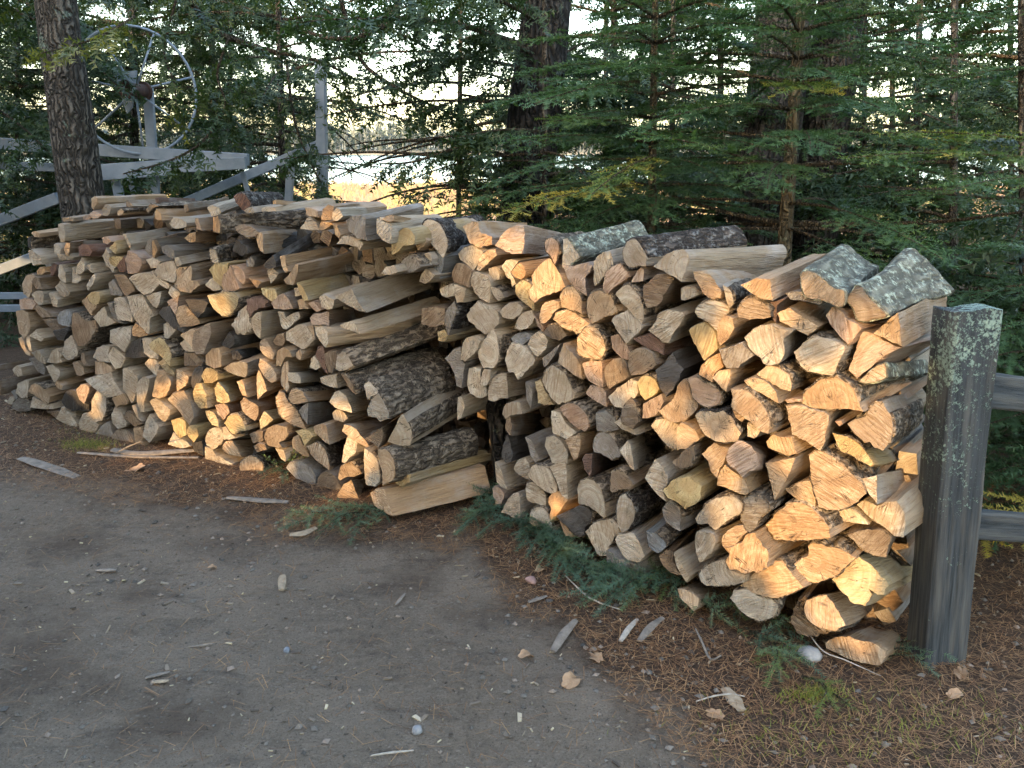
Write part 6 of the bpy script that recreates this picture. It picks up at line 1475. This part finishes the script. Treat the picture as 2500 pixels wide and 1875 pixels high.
# weed with pale leaves by the left stack
P0 = on_ground(690, 1165); wd = empty('weed', P0); tag(wd, 'sunlit weed with small pale leaves at the foot of the left stack', 'plant')
def weed_shoots():
    V = []; F = []; H = []; SV = []; SF = []
    for k in range(7):
        a = gr.uniform(-2.6, 0.2); tip = Vector((math.cos(a) * 0.13, -abs(math.sin(a)) * 0.05, gr.uniform(0.10, 0.24))); sp = spline([Vector((0.03, 0, 0)), tip * 0.5 + Vector((0, 0, 0.03)), tip], 8)
        v, f = tube(sp, [0.0022 - 0.0002 * i for i in range(9)], 4); o_ = len(SV); SV += v; SF += [tuple(i + o_ for i in q) for q in f]
        for i in range(3, 9):
            for _ in range(5):
                d = Vector((gr.gauss(0, 1), gr.gauss(0, 1), gr.gauss(0, 1))).normalized(); s = d.cross(Vector((0.3, 0.2, 1))).normalized(); p = sp[i]; l = gr.uniform(0.012, 0.022); o_ = len(V)
                V.extend([p, p + d * l * 0.5 + s * 0.004, p + d * l, p + d * l * 0.5 - s * 0.004]); F.append((o_, o_ + 1, o_ + 2, o_ + 3)); H.extend([gr.uniform(0.6, 1)] * 4)
    mesh_np('stem', [tuple(q) for q in SV], SF, M_TWIG, parent=wd); mesh_np('foliage', [tuple(q) for q in V], F, M_BLUEFIR, parent=wd, attrs={'hue': ('FLOAT', H)})
weed_shoots()
# upright dead stem in front of the right stack
P0 = on_ground(1802, 1545); v, f = tube([Vector((0, 0, 0)), Vector((0.003, 0, 0.15)), Vector((0.002, 0.0, 0.33))], [0.0022, 0.002, 0.0012], 5); o = mesh_np('dead_stem', [tuple(q) for q in v], f, M_TWIG); o.location = P0; tag(o, 'thin dead stem standing upright in front of the rough splintery chunk', 'stem')

# ---------------- litter that nobody could count ----------------
lr = np.random.default_rng(17)
def ground_pts(N, test, x0=-3.6, x1=2.6, y0=1.2, y1=6.5):
    out = []
    while len(out) < N:
        x = lr.uniform(x0, x1); y = y0 + (y1 - y0) * lr.random() ** 1.3
        if test(x, y): out.append((x, y))
    return out
def in_litter(x, y):
    e = y - edge_y(x) + 0.28 * noise.noise(Vector((x * 2.5, y * 2.5, 8))) + 0.1 * noise.noise(Vector((x * 9, y * 9, 2))); return e > -0.02 or lr.random() < 0.06
V = []; F = []; H = []
for x, y in ground_pts(105000, in_litter):
    z = ground_z(x, y) + lr.uniform(0.001, 0.010); a = lr.uniform(0, 6.28); l = lr.uniform(0.025, 0.07); w_ = 0.00045 + 0.0004 * lr.random(); ux, uy = math.cos(a), math.sin(a); cv = lr.normal() * 0.12 * l; i = len(V); zz_ = abs(lr.normal()) * 0.006
    for s_, k_, h_ in ((0, 0, 0), (1, 0.5, zz_)):
        cx_ = x + ux * l * s_ - uy * cv * k_; cy_ = y + uy * l * s_ + ux * cv * k_
        V.extend([(cx_ - uy * w_, cy_ + ux * w_, z + h_), (cx_ + uy * w_, cy_ - ux * w_, z + h_)])
    F += [(i, i + 1, i + 3, i + 2)]; h = np.clip(lr.normal(0.5, 0.25), 0, 1); H.extend([h] * 4)
o = mesh_np('fallen_needles', V, np.array(F), M_NEEDLE, attrs={'hue': ('FLOAT', H)}); tag(o, 'rust-brown fallen needles along the foot of the stacks', 'needles', kind='stuff')
V = []; F = []; H = []
for x, y in ground_pts(3000, in_litter) + ground_pts(7000, lambda x, y: noise.noise(Vector((x * 1.6, y * 1.6, 4))) > lr.uniform(-0.55, 0.35)):
    big = lr.random() < 0.10; l = lr.uniform(0.014, 0.04) if big else lr.uniform(0.005, 0.015); w_ = l * lr.uniform(0.10, 0.75); t_ = min(0.004, w_ * 0.5); a = lr.uniform(0, 6.28); c_, s_ = math.cos(a), math.sin(a); z = ground_z(x, y) + t_ * 0.7; i = len(V); tl_ = lr.normal() * 0.2
    for sx, sy, sz in ((-1, -.6, -1), (1, -.3, -1), (.8, .8, -1), (-1, .7, -1), (-1, -.6, 1), (.9, -.3, 1), (.8, .6, 1), (-.8, .7, 1)):
        V.append((x + (sx * l / 2) * c_ - (sy * w_ / 2) * s_, y + (sx * l / 2) * s_ + (sy * w_ / 2) * c_, z + sz * t_ / 2 + sx * l / 2 * tl_))
    F += [(i, i + 3, i + 2, i + 1), (i + 4, i + 5, i + 6, i + 7), (i, i + 1, i + 5, i + 4), (i + 1, i + 2, i + 6, i + 5), (i + 2, i + 3, i + 7, i + 6), (i + 3, i, i + 4, i + 7)]; h = lr.random() ** 1.3; H.extend([h] * 8)
o = mesh_np('wood_chips', V, np.array(F), M_CHIP, attrs={'hue': ('FLOAT', H)}); tag(o, 'scattered slivers and chips of wood on the dirt', 'wood chips', kind='stuff')
bm = bmesh.new(); bmesh.ops.create_icosphere(bm, subdivisions=1, radius=1); bm.free(); bm = bmesh.new(); [bm.verts.new(c_) for c_ in ((1,0,0),(-1,0,0),(0,1,0),(0,-1,0),(0,0,1),(0,0,-1))]; bm.verts.ensure_lookup_table(); [bm.faces.new([bm.verts[i] for i in f_]) for f_ in ((0,2,4),(2,1,4),(1,3,4),(3,0,4),(2,0,5),(1,2,5),(3,1,5),(0,3,5))]; bm.verts.index_update(); IV = np.array([v.co for v in bm.verts]); IF = np.array([[v.index for v in f.verts] for f in bm.faces]); bm.free()
Vs = []; Fs = []; H = []
for x, y in ground_pts(10000, lambda x, y: noise.noise(Vector((x * 1.3 + 5, y * 1.3, 7))) > lr.uniform(-0.7, 0.5)):
    s = 0.003 + 0.013 * lr.random() ** 4; k_ = IV * (1 + lr.normal(size=(6, 1)) * 0.2) * np.array([1, lr.uniform(0.6, 1), lr.uniform(0.4, 0.7)]) * s; a = lr.uniform(0, 6.28); Rm = np.array([[math.cos(a), -math.sin(a), 0], [math.sin(a), math.cos(a), 0], [0, 0, 1]])
    Fs.append(IF + 6 * len(Vs)); Vs.append(k_ @ Rm.T + np.array([x, y, ground_z(x, y) + s * 0.25])); H.extend([lr.random()] * 6)
o = mesh_np('gravel', np.concatenate(Vs), np.concatenate(Fs), M_PEBBLE, attrs={'hue': ('FLOAT', H)}); tag(o, 'small stones strewn over the dirt yard', 'gravel', kind='stuff')
V = []; F = []; H = []
for cx_, cy_, sp_, n_ in ((560, 758 / 0.394 * 0 + 1088, 50, 500), (230, 1035, 60, 350), (1990, 1700, 40, 250), (2200, 1790, 220, 350), (1900, 1800, 150, 120)):
    for _ in range(n_):
        p = on_ground(cx_ * (0.394 if False else 1) + lr.normal() * sp_, cy_ + lr.normal() * sp_ * 0.25) if cx_ != 560 else on_ground(215 + lr.normal() * 35, 1088 + lr.normal() * 7)
        a = lr.uniform(0, 6.28); l = lr.uniform(0.015, 0.045); i = len(V); V.extend([(p.x - 0.0012, p.y, 0), (p.x + 0.0012, p.y, 0), (p.x + math.cos(a) * l * 0.6, p.y + math.sin(a) * l * 0.6, l * 0.8)]); F.append((i, i + 1, i + 2)); H.extend([lr.random() if cx_ < 1500 else 0.3 + 0.7 * lr.random()] * 3)
o = mesh_np('grass_tufts', V, np.array(F), M_GRASS, attrs={'hue': ('FLOAT', H)}); tag(o, 'thin green grass tufts at the foot of the stacks', 'grass', kind='stuff')
